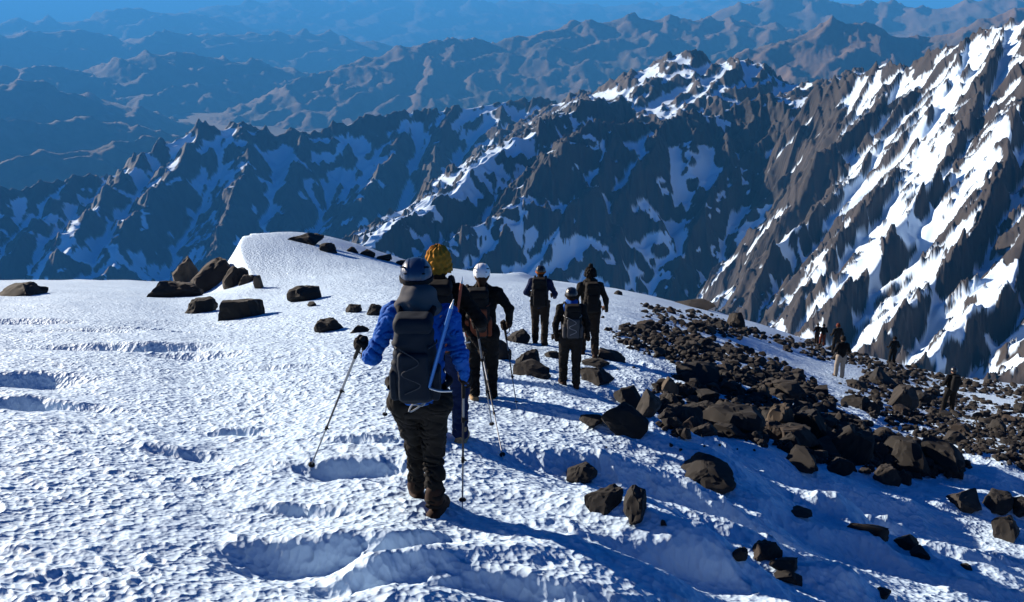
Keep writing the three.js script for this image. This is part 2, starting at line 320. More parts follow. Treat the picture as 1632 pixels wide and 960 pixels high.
{
  // far left ridge, in its own shade, lit only where ribs turn to the sun
  const rand = rng(11);
  const crest = polyline([[-260, 330, 2750], [-120, 305, 2800], [0, 297, 2850], [80, 294, 2900], [120, 284, 2930], [190, 268, 2960], [232, 238, 2990], [285, 212, 3000], [325, 196, 3000], [350, 206, 2990], [382, 188, 3000], [430, 214, 2990], [490, 204, 3010], [560, 192, 3030], [650, 180, 3060], [720, 168, 3080], [800, 154, 3100], [860, 158, 3080], [910, 175, 3050], [1000, 190, 3050]]);
  const rib = (p) => ({ pts: polyline(p.map(([px, py, r]) => [px, py, p[0][2] - (p[0][2] - r) * 2.1])), k: 0.75, k2: 1.3 });
  const ribs = [
    rib([[325, 196, 3000], [285, 250, 2920], [230, 320, 2820], [190, 380, 2740], [170, 430, 2680]]), rib([[232, 238, 2990], [180, 290, 2890], [130, 350, 2790], [90, 410, 2700]]), rib([[120, 284, 2930], [70, 340, 2840], [20, 400, 2750]]),
    rib([[382, 188, 3000], [400, 250, 2900], [370, 310, 2810], [350, 370, 2730], [330, 430, 2660]]), rib([[490, 204, 3010], [470, 260, 2920], [455, 320, 2820], [470, 390, 2730]]), rib([[650, 180, 3060], [640, 220, 2990], [600, 280, 2880], [560, 350, 2770], [545, 400, 2700]]),
    rib([[720, 168, 3080], [700, 230, 2980], [680, 300, 2860], [650, 370, 2750]]), rib([[800, 154, 3100], [790, 210, 3000], [750, 260, 2900]]),
  ];
  const auto = spurs(crest, { every: 95, length: 430, fall: 0.78, sides: [1], spread: 0.8, lean: 0, sink: 12, sub: { every: 80, length: 130, fall: 0.95, sink: 6, spread: 0.5, lean: 0.6, steps: 2 } }, rand);
  const h = rangeOf([{ pts: crest, k: 1.0 }, ...ribs, ...auto.map((pts) => ({ pts, k: 1.15 }))], 1);
  mountain('mountain_ridge', 'long shaded snowy mountain ridge beyond the snow hump', {
    nu: 630, nv: 245, px0: -260, px1: 1000, near: byPx([[-260, 2050], [1000, 2350]]), far: byPx([[-260, 2790], [0, 2880], [300, 3030], [800, 3130], [1000, 3080]]), back: 260, height: h, scale: 260, warp: 16, rough: 20, crag: 4.2, material: alpineMaterial, rock: [0.030, 0.024, 0.020], snow: { seed: 5, at: laid(h, 2300, 3200, [[[[318, 203], [290, 225], [245, 265], [205, 290]], 22, 0.9], [[[455, 235], [470, 260], [445, 285]], 18, 0.9], [[[655, 186], [645, 205]], 18, 1], [[[235, 300], [195, 345], [180, 385]], 18, 0.6], [[[810, 190], [780, 235], [740, 270]], 45, 0.7], [[[400, 200], [600, 205]], 30, -0.4], [[[540, 260], [570, 300], [520, 340]], 40, 0.3]]), bias: 0.05, steep: 0.85, hollow: 0.35, big: 0.7 },
  });
}
{
  // back summit with a sunlit brown and white flank
  const rand = rng(23);
  const crest = polyline([[820, 230, 2740], [850, 195, 2720], [890, 160, 2690], [930, 148, 2660], [975, 140, 2620], [1000, 117, 2590], [1040, 100, 2550], [1075, 88, 2510], [1105, 82, 2480], [1150, 97, 2430], [1190, 90, 2380], [1228, 108, 2340], [1260, 124, 2300], [1320, 130, 2230], [1345, 126, 2200], [1390, 104, 2140], [1450, 112, 2060], [1520, 120, 1980]]);
  const auto = spurs(crest, { every: 80, length: 330, fall: 0.42, sides: [1], spread: 0.8, lean: -0.35, sink: 5, sub: { every: 60, length: 90, fall: 0.8, sink: 5, spread: 0.6, lean: 0.5, steps: 2 } }, rand);
  const h = rangeOf([{ pts: crest, k: 0.5, k2: 0.9 }, ...auto.map((pts) => ({ pts, k: 0.7 }))]);
  mountain('mountain_summit', 'sunlit brown and white rocky summit behind the dark cirque wall', {
    nu: 430, nv: 170, px0: 790, px1: 1520, near: byPx([[790, 2300], [1300, 1900], [1520, 1650]]), far: byPx([[790, 2770], [900, 2700], [1100, 2500], [1330, 2235], [1520, 2000]]), back: 220, height: h, scale: 200, warp: 14, rough: 18, crag: 3.6, material: alpineMaterial, rock: [0.060, 0.045, 0.034], snow: { seed: 9, bias: 0, steep: 0.7, hollow: 0.35, big: 0.7 },
  });
}
{
  // the dark cirque wall
  const rand = rng(31);
  const crest = polyline([[1480, 118, 1700], [1430, 122, 1750], [1340, 138, 1800], [1260, 148, 1830], [1210, 156, 1840], [1150, 176, 1820], [1105, 176, 1800], [1060, 180, 1780], [1025, 196, 1760], [985, 190, 1740], [930, 197, 1700], [895, 225, 1650], [868, 262, 1600], [840, 300, 1560], [800, 328, 1530], [745, 362, 1480], [690, 400, 1430], [640, 430, 1380]]);
  const rib = (p, k = 0.8, k2 = 1.25) => ({ pts: polyline(p), k, k2 });
  const ribs = [
    rib([[985, 150, 2050], [930, 165, 1960], [880, 190, 1880], [835, 215, 1800], [790, 250, 1730], [740, 290, 1650], [690, 325, 1570], [640, 355, 1500], [590, 392, 1430], [540, 425, 1370]], 0.5, 1.2),
    rib([[930, 197, 1700], [890, 285, 1590], [830, 345, 1510], [770, 400, 1440], [720, 450, 1380]]), rib([[985, 190, 1740], [960, 260, 1630], [905, 340, 1520], [850, 410, 1440], [810, 470, 1370]]),
    rib([[1060, 180, 1780], [1040, 230, 1690], [990, 300, 1590], [960, 380, 1500], [930, 450, 1420]], 0.8), rib([[1150, 176, 1820], [1160, 250, 1700], [1120, 330, 1580], [1090, 400, 1500], [1060, 480, 1400]], 0.85),
    rib([[1260, 148, 1830], [1290, 190, 1760], [1310, 215, 1710], [1290, 260, 1640], [1240, 320, 1560], [1200, 390, 1480], [1170, 460, 1400]], 1.0), rib([[1340, 138, 1800], [1340, 180, 1730], [1330, 240, 1640], [1290, 300, 1570]], 1.0),
  ];
  const auto = spurs(crest, { every: 55, length: 330, fall: 0.8, sides: [-1], spread: 0.9, lean: 0.15, sink: 9, sub: { every: 55, length: 80, fall: 0.95, sink: 4, spread: 0.6, lean: 0.5, steps: 2 } }, rand);
  const h = rangeOf([{ pts: crest, k: 0.95 }, ...ribs, ...auto.map((pts) => ({ pts, k: 1.05 }))], 1);
  mountain('cirque_wall', 'dark shaded mountain wall with snow filled bowl behind the hikers', {
    nu: 690, nv: 360, px0: 520, px1: 1500, near: byPx([[520, 1280], [800, 1280], [1200, 1330], [1500, 1400]]), far: byPx([[520, 1560], [600, 1600], [700, 1720], [835, 1900], [985, 2090], [1010, 1960], [1060, 1830], [1210, 1870], [1340, 1840], [1500, 1740]]), back: 120, height: h, scale: 170, warp: 13, rough: 14, crag: 4.2, material: alpineMaterial, rock: [0.024, 0.018, 0.014], snow: { seed: 15, at: laid(h, 1250, 2100, [[[[1100, 265], [1075, 310], [1060, 360], [1045, 420]], 34, 1.0], [[[1125, 270], [1110, 300]], 26, 0.9], [[[1170, 340], [1210, 365]], 22, 0.8], [[[960, 255], [1000, 300], [1020, 340]], 20, 0.7], [[[830, 218], [780, 258], [720, 300], [650, 345], [590, 388]], 26, 1.3], [[[905, 375], [880, 400], [860, 420]], 18, 1], [[[840, 345], [790, 390]], 18, 0.9], [[[940, 400], [930, 440], [1000, 450]], 30, 0.8], [[[1275, 222], [1250, 240], [1270, 255]], 18, 1.1], [[[1000, 195], [1100, 195], [1240, 190]], 26, -0.9], [[[1180, 230], [1280, 300]], 30, -0.6], [[[1330, 230], [1280, 330], [1220, 390]], 26, -0.6]]), bias: -0.05, steep: 0.8, hollow: 0.35, big: 0.8 },
  });
}
{
  // the near mountain on the right: ribs with gentle snowy backs and cliffs towards the camera
  const rand = rng(47);
  const crest = polyline([[1310, 132, 1720], [1390, 106, 1650], [1440, 108, 1560], [1490, 88, 1480], [1560, 56, 1400], [1600, 42, 1360], [1632, 33, 1330], [1750, 10, 1280], [1900, 0, 1200], [2100, 0, 1100]]);
  const rib = (p, k = 1.45, k2 = 1.9) => ({ pts: polyline(p), k, k2 });
  const ribs = [
    rib([[1490, 88, 1480], [1455, 140, 1430], [1410, 195, 1370], [1395, 235, 1320], [1335, 300, 1250], [1290, 350, 1190], [1240, 385, 1140], [1210, 440, 1080], [1200, 500, 1020]], 1.7, 1.9),
    rib([[1440, 108, 1560], [1420, 140, 1500], [1385, 180, 1430], [1330, 220, 1370]], 1.5, 1.9),
    rib([[1545, 62, 1420], [1512, 125, 1330], [1480, 190, 1240], [1452, 250, 1160], [1390, 310, 1090], [1345, 370, 1020], [1300, 440, 940], [1270, 500, 880]]),
    rib([[1600, 42, 1360], [1572, 110, 1220], [1545, 190, 1100], [1495, 280, 1000], [1430, 345, 930], [1395, 420, 860], [1325, 490, 790], [1295, 545, 740]]),
    rib([[1632, 33, 1330], [1645, 110, 1130], [1620, 210, 980], [1585, 290, 880], [1530, 385, 790], [1465, 465, 720], [1410, 545, 660]]),
    rib([[1750, 10, 1280], [1755, 130, 1000], [1715, 250, 850], [1660, 355, 760], [1600, 445, 680], [1530, 520, 620], [1470, 590, 570]]),
    rib([[1900, 0, 1200], [1920, 150, 860], [1830, 330, 700], [1740, 450, 620], [1650, 560, 550]]),
  ];
  const auto = spurs(crest, { every: 70, length: 90, fall: 1.1, sides: [-1, 1], spread: 0.9, sink: 10 }, rand);
  const small = ribs.flatMap((r) => spurs(r.pts, { every: 40, length: 55, fall: 1.15, sides: [-1, 1], spread: 0.8, lean: 0.4, sink: 3, steps: 3 }, rand));
  const h = rangeOf([{ pts: crest, k: 1.6 }, ...ribs, ...auto.map((pts) => ({ pts, k: 1.8 })), ...small.map((pts) => ({ pts, k: 1.6, k2: 1.8 }))]);
  mountain('near_mountain', 'steep rocky mountain with bright snowfields on the right', {
    nu: 410, nv: 500, tilt: 1.1, px0: 1040, px1: 1900, near: byPx([[1040, 960], [1250, 740], [1480, 540], [1900, 480]]), far: byPx([[1040, 1260], [1200, 1500], [1310, 1740], [1440, 1590], [1632, 1360], [1900, 1220]]), back: 120, height: h, scale: 120, warp: 10, rough: 13, crag: 2.9, material: alpineMaterial, rock: [0.027, 0.0195, 0.015], snow: { seed: 21, slope: 0.45, at: laid(h, 500, 1500, [[[[1540, 105], [1500, 170], [1460, 215], [1415, 258]], 20, 1.2], [[[1500, 225], [1490, 270], [1478, 315]], 13, 1.1], [[[1390, 290], [1345, 325], [1290, 375], [1235, 405]], 17, 1.2], [[[1420, 330], [1470, 365], [1440, 400], [1425, 450]], 20, 1.1], [[[1620, 180], [1595, 230], [1575, 260]], 16, 1.1], [[[1520, 385], [1480, 430], [1440, 470]], 14, 1.0], [[[1600, 470], [1575, 500]], 12, 1], [[[1600, 520], [1560, 540], [1600, 590]], 40, 1.0], [[[1500, 490], [1480, 540], [1540, 570]], 25, 0.8], [[[1350, 450], [1390, 490], [1380, 520]], 20, 0.9], [[[1210, 400], [1260, 415], [1300, 440]], 12, 0.8], [[[1620, 46], [1660, 40]], 14, 1.2], [[[1440, 130], [1400, 180], [1380, 210]], 16, -0.9], [[[1560, 130], [1530, 230], [1510, 260]], 16, -0.9], [[[1350, 260], [1330, 300]], 14, -0.9], [[[1590, 290], [1540, 340], [1510, 370]], 20, -0.9], [[[1220, 440], [1200, 480], [1260, 490]], 12, -0.9]]), bias: 0.08, steep: 1.35, hollow: 0.3, big: 0.8 },
  });
}
// brown foothills and far ranges
const earthMaterial = new THREE.MeshStandardMaterial({ vertexColors: true, roughness: 0.95 });
function foothill(name, label, pts, o) {
  const rand = rng(o.seed), crest = polyline(pts), rs = pts.map((p) => p[2]), r1 = Math.max(...rs);
  const auto = spurs(crest, { every: o.every, length: o.reach, fall: o.fall, sides: [1], spread: 0.9, lean: o.lean ?? 0, sink: o.every * 0.06, steps: 5, sub: { every: o.every * 0.5, length: o.reach * 0.28, fall: o.fall * 1.2, sink: o.every * 0.03, spread: 0.6, lean: 0.6, steps: 2 } }, rand);
  const h0 = rangeOf([{ pts: crest, k: o.fall * 1.15 }, ...auto.map((p) => ({ pts: p, k: o.fall * 1.3 }))], 1), floor = o.floor, h = floor === undefined ? h0 : (x, z) => { const y = h0(x, z), w = o.every * 0.15; return y > floor + w ? y : floor + w * Math.exp((y - floor - w) / w * 0.7) ; };
  const a = pts[0][0], b = pts[pts.length - 1][0];
  mountain(name, label, {
    nu: Math.round((o.nu ?? 320) * 0.85), nv: Math.round((o.nv ?? 110) * 0.8), px0: a, px1: b, near: byPx([[a, rs[0] - o.reach * 1.1], [b, rs[rs.length - 1] - o.reach * 1.1]]), far: byPx(pts.map((p) => [p[0], p[2] + o.every * 0.1])), back: o.every * 1.5, height: h, scale: o.every * 1.6, warp: o.every * 0.1, rough: o.every * 0.10, crag: o.every * 0.03, material: earthMaterial,
    color: (x, y, z) => { const s = o.every, n = fbm(x / s * 1.5, z / s * 1.5, 3), t = 0.9 + 0.5 * n, g = smooth(0.0, 0.5, fbm(x / s * 0.7 + 50, z / s * 0.7, 3)); return [mix(0.13, 0.07, g) * t, mix(0.085, 0.058, g) * t, mix(0.055, 0.038, g) * t]; },
  });
}
foothill('dark_foothill', 'dark blue rounded foothill just behind the left ridge', [[-400, 300, 5200], [-150, 290, 5200], [0, 266, 5200], [60, 242, 5250], [130, 232, 5300], [200, 226, 5350], [265, 220, 5400], [330, 224, 5450], [450, 250, 5500], [560, 275, 5500]], { seed: 3, every: 420, reach: 1500, fall: 0.5, nu: 240, nv: 90 });
foothill('gullied_foothill', 'low blue hills with bright ribs above the dark foothill at left', [[-500, 190, 6700], [-150, 185, 6700], [0, 190, 6700], [60, 196, 6700], [120, 186, 6750], [170, 192, 6700], [220, 200, 6600], [270, 214, 6500], [320, 228, 6400]], { seed: 14, every: 330, reach: 1500, fall: 0.42, lean: -0.3, nu: 220, nv: 90 });
foothill('eroded_foothill', 'hazy blue hill with gullied flanks at far left', [[-500, 150, 8200], [-200, 140, 8200], [0, 134, 8200], [65, 130, 8200], [110, 142, 8200], [160, 155, 8150], [215, 178, 8100], [260, 205, 8000], [320, 230, 7900]], { seed: 4, every: 500, reach: 2300, fall: 0.34, nu: 240, nv: 110 });
foothill('wide_foothill', 'wide hazy range of gullied hills behind the valley', [[-500, 110, 11000], [-200, 108, 11000], [0, 108, 11000], [90, 100, 11000], [150, 109, 11000], [215, 84, 11200], [262, 80, 11200], [340, 90, 11100], [400, 96, 11000], [450, 104, 10900], [500, 120, 10700], [560, 140, 10500]], { seed: 5, every: 600, reach: 3600, fall: 0.3, nu: 360, nv: 120 });
foothill('brown_foothill', 'brown gullied hill sloping to the valley in the middle', [[330, 212, 8700], [400, 168, 8900], [480, 126, 9100], [550, 108, 9200], [600, 84, 9300], [650, 70, 9400], [720, 62, 9400], [780, 66, 9300], [816, 60, 9300], [900, 38, 9500], [1000, 22, 9600], [1096, 29, 9600], [1186, 30, 9500], [1240, 40, 9300], [1330, 70, 9000]], { seed: 6, every: 480, reach: 3200, fall: 0.36, lean: -0.3, nu: 460, nv: 150 });
foothill('right_foothill', 'brown bare mountain with dark gullies at upper right', [[1080, 150, 5600], [1160, 92, 5800], [1230, 64, 5900], [1290, 45, 6000], [1330, 31, 6000], [1385, 36, 6000], [1430, 52, 6000], [1480, 58, 6000], [1560, 30, 6000], [1640, 10, 6000], [1800, 0, 6000]], { seed: 7, every: 330, reach: 1900, fall: 0.52, lean: -0.35, nu: 380, nv: 150 });
foothill('high_foothill', 'pale brown mountain shoulder at the upper right edge', [[1020, 60, 11500], [1100, 42, 12000], [1180, 5, 12300], [1260, -12, 12500], [1380, 2, 12500], [1480, 8, 12300], [1560, 0, 12000], [1640, -10, 12000], [1850, -20, 12000]], { seed: 8, every: 650, reach: 3000, fall: 0.4, nu: 260, nv: 90 });
foothill('blue_range', 'flat topped blue range in the far distance', [[-600, 52, 17000], [-200, 50, 17000], [0, 48, 17000], [60, 50, 17000], [130, 47, 17000], [165, 56, 17000], [200, 62, 17000], [235, 49, 17000], [270, 51, 17000], [310, 58, 17000], [400, 54, 17000], [480, 52, 17000], [550, 53, 17000], [600, 66, 17000], [680, 80, 17000], [760, 95, 17000]], { seed: 9, every: 1000, reach: 4500, fall: 0.3, nu: 320, nv: 90 });
foothill('pale_range', 'pale blue mountains fading near the horizon', [[-800, 38, 26000], [0, 33, 26000], [80, 28, 26000], [150, 23, 26000], [185, 13, 26000], [222, 11, 26000], [260, 13, 26000], [300, 17, 26000], [330, 24, 26000], [390, 40, 26000], [450, 50, 26000], [560, 60, 26000]], { seed: 10, every: 1500, reach: 6000, fall: 0.3, nu: 260, nv: 70 });
foothill('faint_range', 'faint mountains below the sky at the top edge', [[240, 40, 33000], [320, 20, 33000], [365, 5, 33000], [420, 2, 33000], [450, -2, 33000], [520, 0, 33000], [640, -8, 33000], [760, -4, 33000], [860, 2, 33000], [940, 6, 33000], [1060, 4, 33000], [1300, -10, 33000]], { seed: 12, every: 1800, reach: 12000, fall: 0.22, nu: 320, nv: 90 });
{
  // valley floor and plains out to the horizon
  const nu = 160, nv = 60, P = new Float32Array(nu * nv * 3), C = new Float32Array(nu * nv * 3);
  for (let j = 0; j < nv; j++) { const r = 3200 * Math.pow(60000 / 3200, j / (nv - 1)); for (let i = 0; i < nu; i++) {
    const az = mix(-1.1, 1.1, i / (nu - 1)), x = Math.sin(az) * r, z = -Math.cos(az) * r, k = j * nu + i, floor = -1080 - 0.012 * Math.max(0, r - 8000);
    P[k * 3] = x; P[k * 3 + 1] = floor + 50 * fbm(x / 900, z / 900, 4); P[k * 3 + 2] = z; const t = 1 + 0.6 * fbm(x / 500, z / 500, 3); C[k * 3] = 0.17 * t; C[k * 3 + 1] = 0.13 * t; C[k * 3 + 2] = 0.085 * t; } }
  const o = mesh('valley_floor', gridGeometry(P, C, null, nu, nv), earthMaterial); tag(o, 'tan valley floor between the far hills', null, null, 'structure');
}

// ---------------------------------------------------------------- rocks
function rockGeometry(seed, detail, flat) {
  const r = rng(seed), g0 = new THREE.IcosahedronGeometry(0.62, detail); g0.deleteAttribute('uv'); g0.deleteAttribute('normal');
  const g = mergeVertices(g0, 1e-4), p = g.attributes.position, v = new THREE.Vector3(), planes = [];
  for (let i = 0; i < 22; i++) { const n = new THREE.Vector3(r() * 2 - 1, r() * 2 - 1, r() * 2 - 1).normalize(); planes.push([n, 0.24 + r() * 0.30]); }
  planes.push([new THREE.Vector3(r() * 0.3, 1, r() * 0.3).normalize(), 0.30 + r() * 0.15]);
  for (let i = 0; i < p.count; i++) {
    v.fromBufferAttribute(p, i);
    for (const [n, d] of planes) { const e = v.dot(n) - d; if (e > 0) v.addScaledVector(n, -e * 0.93); }
    const k = 1 + 0.13 * noise3(v.x * 3 + seed, v.y * 3, v.z * 3) + 0.20 * (0.25 - Math.abs(noise3(v.x * 5, v.y * 5 + seed, v.z * 5))) + (detail > 4 ? 0.09 * noise3(v.x * 15 + seed, v.y * 16, v.z * 16) : 0); v.multiplyScalar(k);
    p.setXYZ(i, v.x, v.y, v.z);
  }
  g.computeBoundingBox(); const b = g.boundingBox, sx = 1 / (b.max.x - b.min.x), sy = 1 / (b.max.y - b.min.y), sz = 1 / (b.max.z - b.min.z);
  g.translate(-(b.min.x + b.max.x) / 2, -b.min.y, -(b.min.z + b.max.z) / 2); g.scale(sx, sy, sz);                 // one unit each way, foot at 0
  const out = flat ? toCreasedNormals(g, 0.28) : toCreasedNormals(g, 0.75), q = out.attributes.position, C = new Float32Array(q.count * 3), U = new Float32Array(q.count * 2);
  for (let i = 0; i < q.count; i++) { const x = q.getX(i), y = q.getY(i), z = q.getZ(i), t = 1 + 0.7 * noise3(x * 4 + seed, y * 4, z * 4) + 0.5 * noise3(x * 13, y * 13, z * 13 + seed); C[i * 3] = t; C[i * 3 + 1] = t * 0.985; C[i * 3 + 2] = t * 0.965; U[i * 2] = x * 1.3 + z * 0.7; U[i * 2 + 1] = y * 1.3 + z * 0.9; }
  out.setAttribute('color', new THREE.BufferAttribute(C, 3)); out.setAttribute('uv', new THREE.BufferAttribute(U, 2));
  return out;
}
const rockMat = (r, g, b) => new THREE.MeshStandardMaterial({ color: new THREE.Color().setRGB(r, g, b), vertexColors: true, roughness: 0.95 });
const ROCKS = { dark: rockMat(0.0115, 0.0098, 0.0088), brown: rockMat(0.026, 0.018, 0.0135), tan: rockMat(0.062, 0.047, 0.034), grey: rockMat(0.024, 0.020, 0.017) };
const boulders = [], stones = [];
for (let i = 0; i < 20; i++) boulders.push(rockGeometry(100 + i, 6, true));
for (let i = 0; i < 10; i++) stones.push(rockGeometry(200 + i, 2, true));
// [px, base py, width px, height px, label, colour, extra turn]: each stands on the snow where the photo shows it
function placeRock(px, py, w, h, label, colour, group, i, deep = 0.9) {
  const p = snowPoint(px, py), depth = -p.z * CP - p.y * SP, m = depth / FOCAL, r = rng(px * 7 + py * 13 + i), W = w * m, H = h * m * (w > 60 ? 0.78 : 0.95);
  const o = mesh('rock', (w > 22 ? boulders : stones)[Math.floor(r() * (w > 22 ? 20 : 10))], ROCKS[colour]);
  const sink = 0.6 * H; o.scale.set(W * 1.1, H + sink, W * deep * (0.85 + r() * 0.3)); o.rotation.set((r() - 0.5) * 0.3, r() * 6.28, (r() - 0.5) * 0.3);
  const back = W * 0.3, x = p.x * (1 + back / Math.hypot(p.x, p.z)), z = p.z * (1 + back / Math.hypot(p.x, p.z));
  o.position.set(x, Math.min(snowHeight(x, z), p.y + 0.1) - sink, z);
  return tag(o, label, 'rock', group);
}
const NAMED = [
  [36, 471, 82, 26, 'low dark rock lying on the snow crest at the far left edge', 'dark'],
  [338, 458, 100, 50, 'largest reddish brown block of the outcrop under the bright snow scoop', 'brown'], [298, 450, 44, 44, 'pale tan slab standing at the end of the brown outcrop', 'tan'], [376, 455, 46, 34, 'brown block between the big outcrop rock and the snow scoop', 'brown'],
  [392, 452, 26, 18, 'small brown stone at the foot of the bright snow scoop', 'brown'], [414, 460, 15, 22, 'small upright stone alone below the snow scoop', 'tan'],
  [285, 474, 82, 34, 'long dark rock in front of the brown outcrop', 'brown'], [320, 498, 52, 24, 'low black slab below the long dark outcrop rock', 'dark'], [386, 506, 74, 44, 'big black boulder casting a long shadow right of the outcrop', 'dark'],
  [488, 479, 58, 26, 'dark rock lying between the black boulder and the helmeted hiker', 'dark'], [498, 488, 18, 8, 'small dark stone touching the rock left of the hiker', 'dark'], [565, 498, 26, 15, 'left stone of the pair behind the raised glove', 'dark'], [596, 503, 32, 18, 'right stone of the pair behind the raised glove', 'dark'],
  [524, 528, 40, 20, 'dark rounded rock left of the raised glove', 'dark'], [571, 530, 30, 12, 'flat dark stone just above the raised glove', 'dark'],
  [488, 388, 62, 18, 'long black rock on top of the snow hump', 'dark'], [522, 402, 34, 14, 'black rock ending the row on top of the snow hump', 'dark'], [560, 403, 18, 9, 'small dark stone on the crest right of the snow hump', 'dark'], [585, 408, 26, 10, 'dark stone on the crest beside the lit snow ramp', 'dark'], [612, 416, 30, 9, 'flat dark rock on the crest behind the blue helmet', 'dark'], [640, 423, 26, 9, 'dark stone on the crest hidden partly by the blue helmet', 'dark'],
  [804, 574, 28, 40, 'upright grey rock under the stretched arm with the pole', 'grey'], [840, 588, 46, 30, 'dark boulder between the white helmet hiker and the group', 'dark'], [846, 600, 64, 14, 'flat dark slab lying under the boulder by the group', 'dark'], [826, 547, 52, 16, 'dark rock behind the hand of the white helmet hiker', 'dark'], [880, 571, 26, 10, 'dark stone by the feet of the hikers in blue and black', 'dark'],
  [948, 611, 50, 24, 'dark smooth boulder beside the legs of the nearest group hiker', 'dark'], [972, 574, 44, 14, 'brown rock behind the smooth boulder', 'brown'], [950, 585, 50, 12, 'flat rock near the boots of the bobble hat hiker', 'dark'],
  [1000, 648, 50, 34, 'black capstone sitting on the dark rocks right of the trail', 'dark'], [992, 688, 80, 46, 'large dark rock under the black capstone', 'dark'], [944, 681, 42, 13, 'low dark rock at the near end of the boulder band', 'dark'], [1032, 665, 46, 40, 'grey rock behind the black capstone', 'grey'],
  [1061, 627, 30, 32, 'tan pointed rock standing upright in the boulder band', 'tan'], [1112, 612, 90, 30, 'long black boulder behind the tan pointed rock', 'dark'], [1243, 692, 44, 44, 'light tan square block in the middle of the boulder band', 'tan'], [1290, 700, 60, 60, 'tall black boulder beside the light tan block', 'dark'],
  [1160, 690, 110, 50, 'very broad black boulder at the front of the band', 'dark'], [1090, 680, 70, 44, 'black boulder left of the very broad one', 'dark'], [1350, 735, 80, 74, 'leaning black slab in the lower boulder band', 'dark'], [1508, 748, 76, 50, 'square black boulder ending the lower boulder band', 'dark'], [1440, 748, 80, 50, 'black boulder next to the square end boulder', 'dark'],
  [1408, 767, 40, 28, 'grey brown rock at the lower edge of the boulder band', 'grey'], [1280, 752, 60, 26, 'dark rock on shaded snow under the boulder band', 'dark'], [1338, 755, 40, 22, 'small dark rock under the leaning black slab', 'dark'], [1440, 772, 30, 26, 'dark pointed stone hanging below the boulder band', 'dark'],
  [1130, 779, 92, 36, 'long black rock alone on the shaded drift', 'dark'], [924, 768, 52, 26, 'jagged dark rock on the drift right of the pole tip', 'dark'], [958, 812, 56, 30, 'left half of the split black rock on the near drift', 'dark'], [1010, 834, 52, 40, 'right half of the split black rock on the near drift', 'dark'], [1056, 839, 15, 7, 'tiny stone beside the split black rock', 'dark'],
  [1217, 892, 44, 28, 'brown pointed rock in the near snow', 'brown'], [1178, 891, 26, 14, 'small dark stone left of the brown pointed rock', 'dark'], [1248, 918, 44, 20, 'dark cap of the nearest small rock pair', 'grey'], [1254, 931, 44, 16, 'flat base stone of the nearest small rock pair', 'dark'],
  [1385, 850, 58, 24, 'flat topped black rock on the drift at lower right', 'dark'], [1442, 872, 44, 24, 'jagged dark rock beside the flat topped one', 'dark'], [1470, 890, 36, 18, 'dark sloping rock tail below the jagged rock', 'dark'], [1275, 823, 42, 6, 'thin dark stone nearly buried in the drift', 'dark'],
  [1536, 807, 60, 22, 'grey rock in the row on shaded snow near the edge', 'grey'], [1586, 815, 54, 20, 'black middle rock in the row near the edge', 'dark'], [1625, 822, 36, 18, 'black last rock in the row near the edge', 'dark'], [1598, 858, 52, 36, 'black wedge rock below the row near the edge', 'dark'], [1406, 952, 30, 10, 'dark stone breaking the snow at the bottom edge', 'dark'], [1540, 908, 20, 6, 'thin dark stone in the lower right snow', 'dark'],
  [1172, 521, 30, 26, 'grey pointed rock on the crest before the cliff', 'grey'], [1105, 490, 70, 12, 'long dark rock on the crest behind the bobble hat', 'dark'], [985, 470, 18, 7, 'small dark stone on the crest right of the bobble hat', 'dark'],
  [1425, 648, 54, 40, 'big grey boulder in the upper field near the light trousers hiker', 'grey'], [1370, 652, 50, 24, 'dark block in the upper field below the light trousers hiker', 'dark'], [1400, 612, 60, 22, 'long dark slab in the upper field', 'dark'],
];
NAMED.forEach(([px, py, w, h, label, colour], i) => placeRock(px, py, w, h, label, colour, null, i));

const inside = (poly, x, y) => { let c = false; for (let i = 0, j = poly.length - 1; i < poly.length; j = i++) { const [xi, yi] = poly[i], [xj, yj] = poly[j]; if ((yi > y) !== (yj > y) && x < (xj - xi) * (y - yi) / (yj - yi) + xi) c = !c; } return c; };
const BANDS = [
  { label: 'jagged rock in the lowest boulder band', group: 'rocks of the lowest boulder band', n: 75, grain: 1.7, size: [18, 60], small: 1500, colours: ['dark', 'dark', 'dark', 'grey', 'brown'], poly: [[1035, 640], [1070, 600], [1160, 600], [1260, 625], [1330, 655], [1430, 700], [1535, 735], [1530, 755], [1440, 762], [1330, 742], [1240, 712], [1150, 695], [1060, 690]] },
  { label: 'rock in the middle boulder band', group: 'rocks of the middle boulder band', n: 60, grain: 1.2, size: [12, 34], small: 1300, colours: ['dark', 'dark', 'grey', 'brown'], poly: [[978, 525], [1035, 518], [1110, 538], [1200, 562], [1270, 600], [1335, 640], [1325, 660], [1250, 628], [1150, 598], [1060, 572], [990, 548]] },
  { label: 'stone in the thin upper boulder band', group: 'stones of the thin upper boulder band', n: 26, size: [9, 24], small: 350, colours: ['dark', 'dark', 'brown'], poly: [[1035, 488], [1090, 496], [1170, 515], [1205, 532], [1165, 542], [1100, 530], [1040, 510]] },
  { label: 'rock in the rubble field at the right edge', group: 'rocks of the right rubble field', n: 66, size: [10, 38], small: 2200, colours: ['dark', 'grey', 'brown', 'dark'], poly: [[1345, 612], [1400, 590], [1480, 610], [1560, 640], [1632, 655], [1700, 680], [1700, 770], [1632, 745], [1550, 722], [1450, 690], [1385, 660]] },
  { label: 'stone along the skyline of the slope', group: 'stones along the skyline', n: 34, size: [7, 20], small: 700, colours: ['dark', 'dark', 'brown'], poly: [[1190, 528], [1300, 549], [1420, 575], [1520, 602], [1660, 622], [1660, 645], [1500, 612], [1380, 588], [1270, 562]] },
];
const rubble = [];
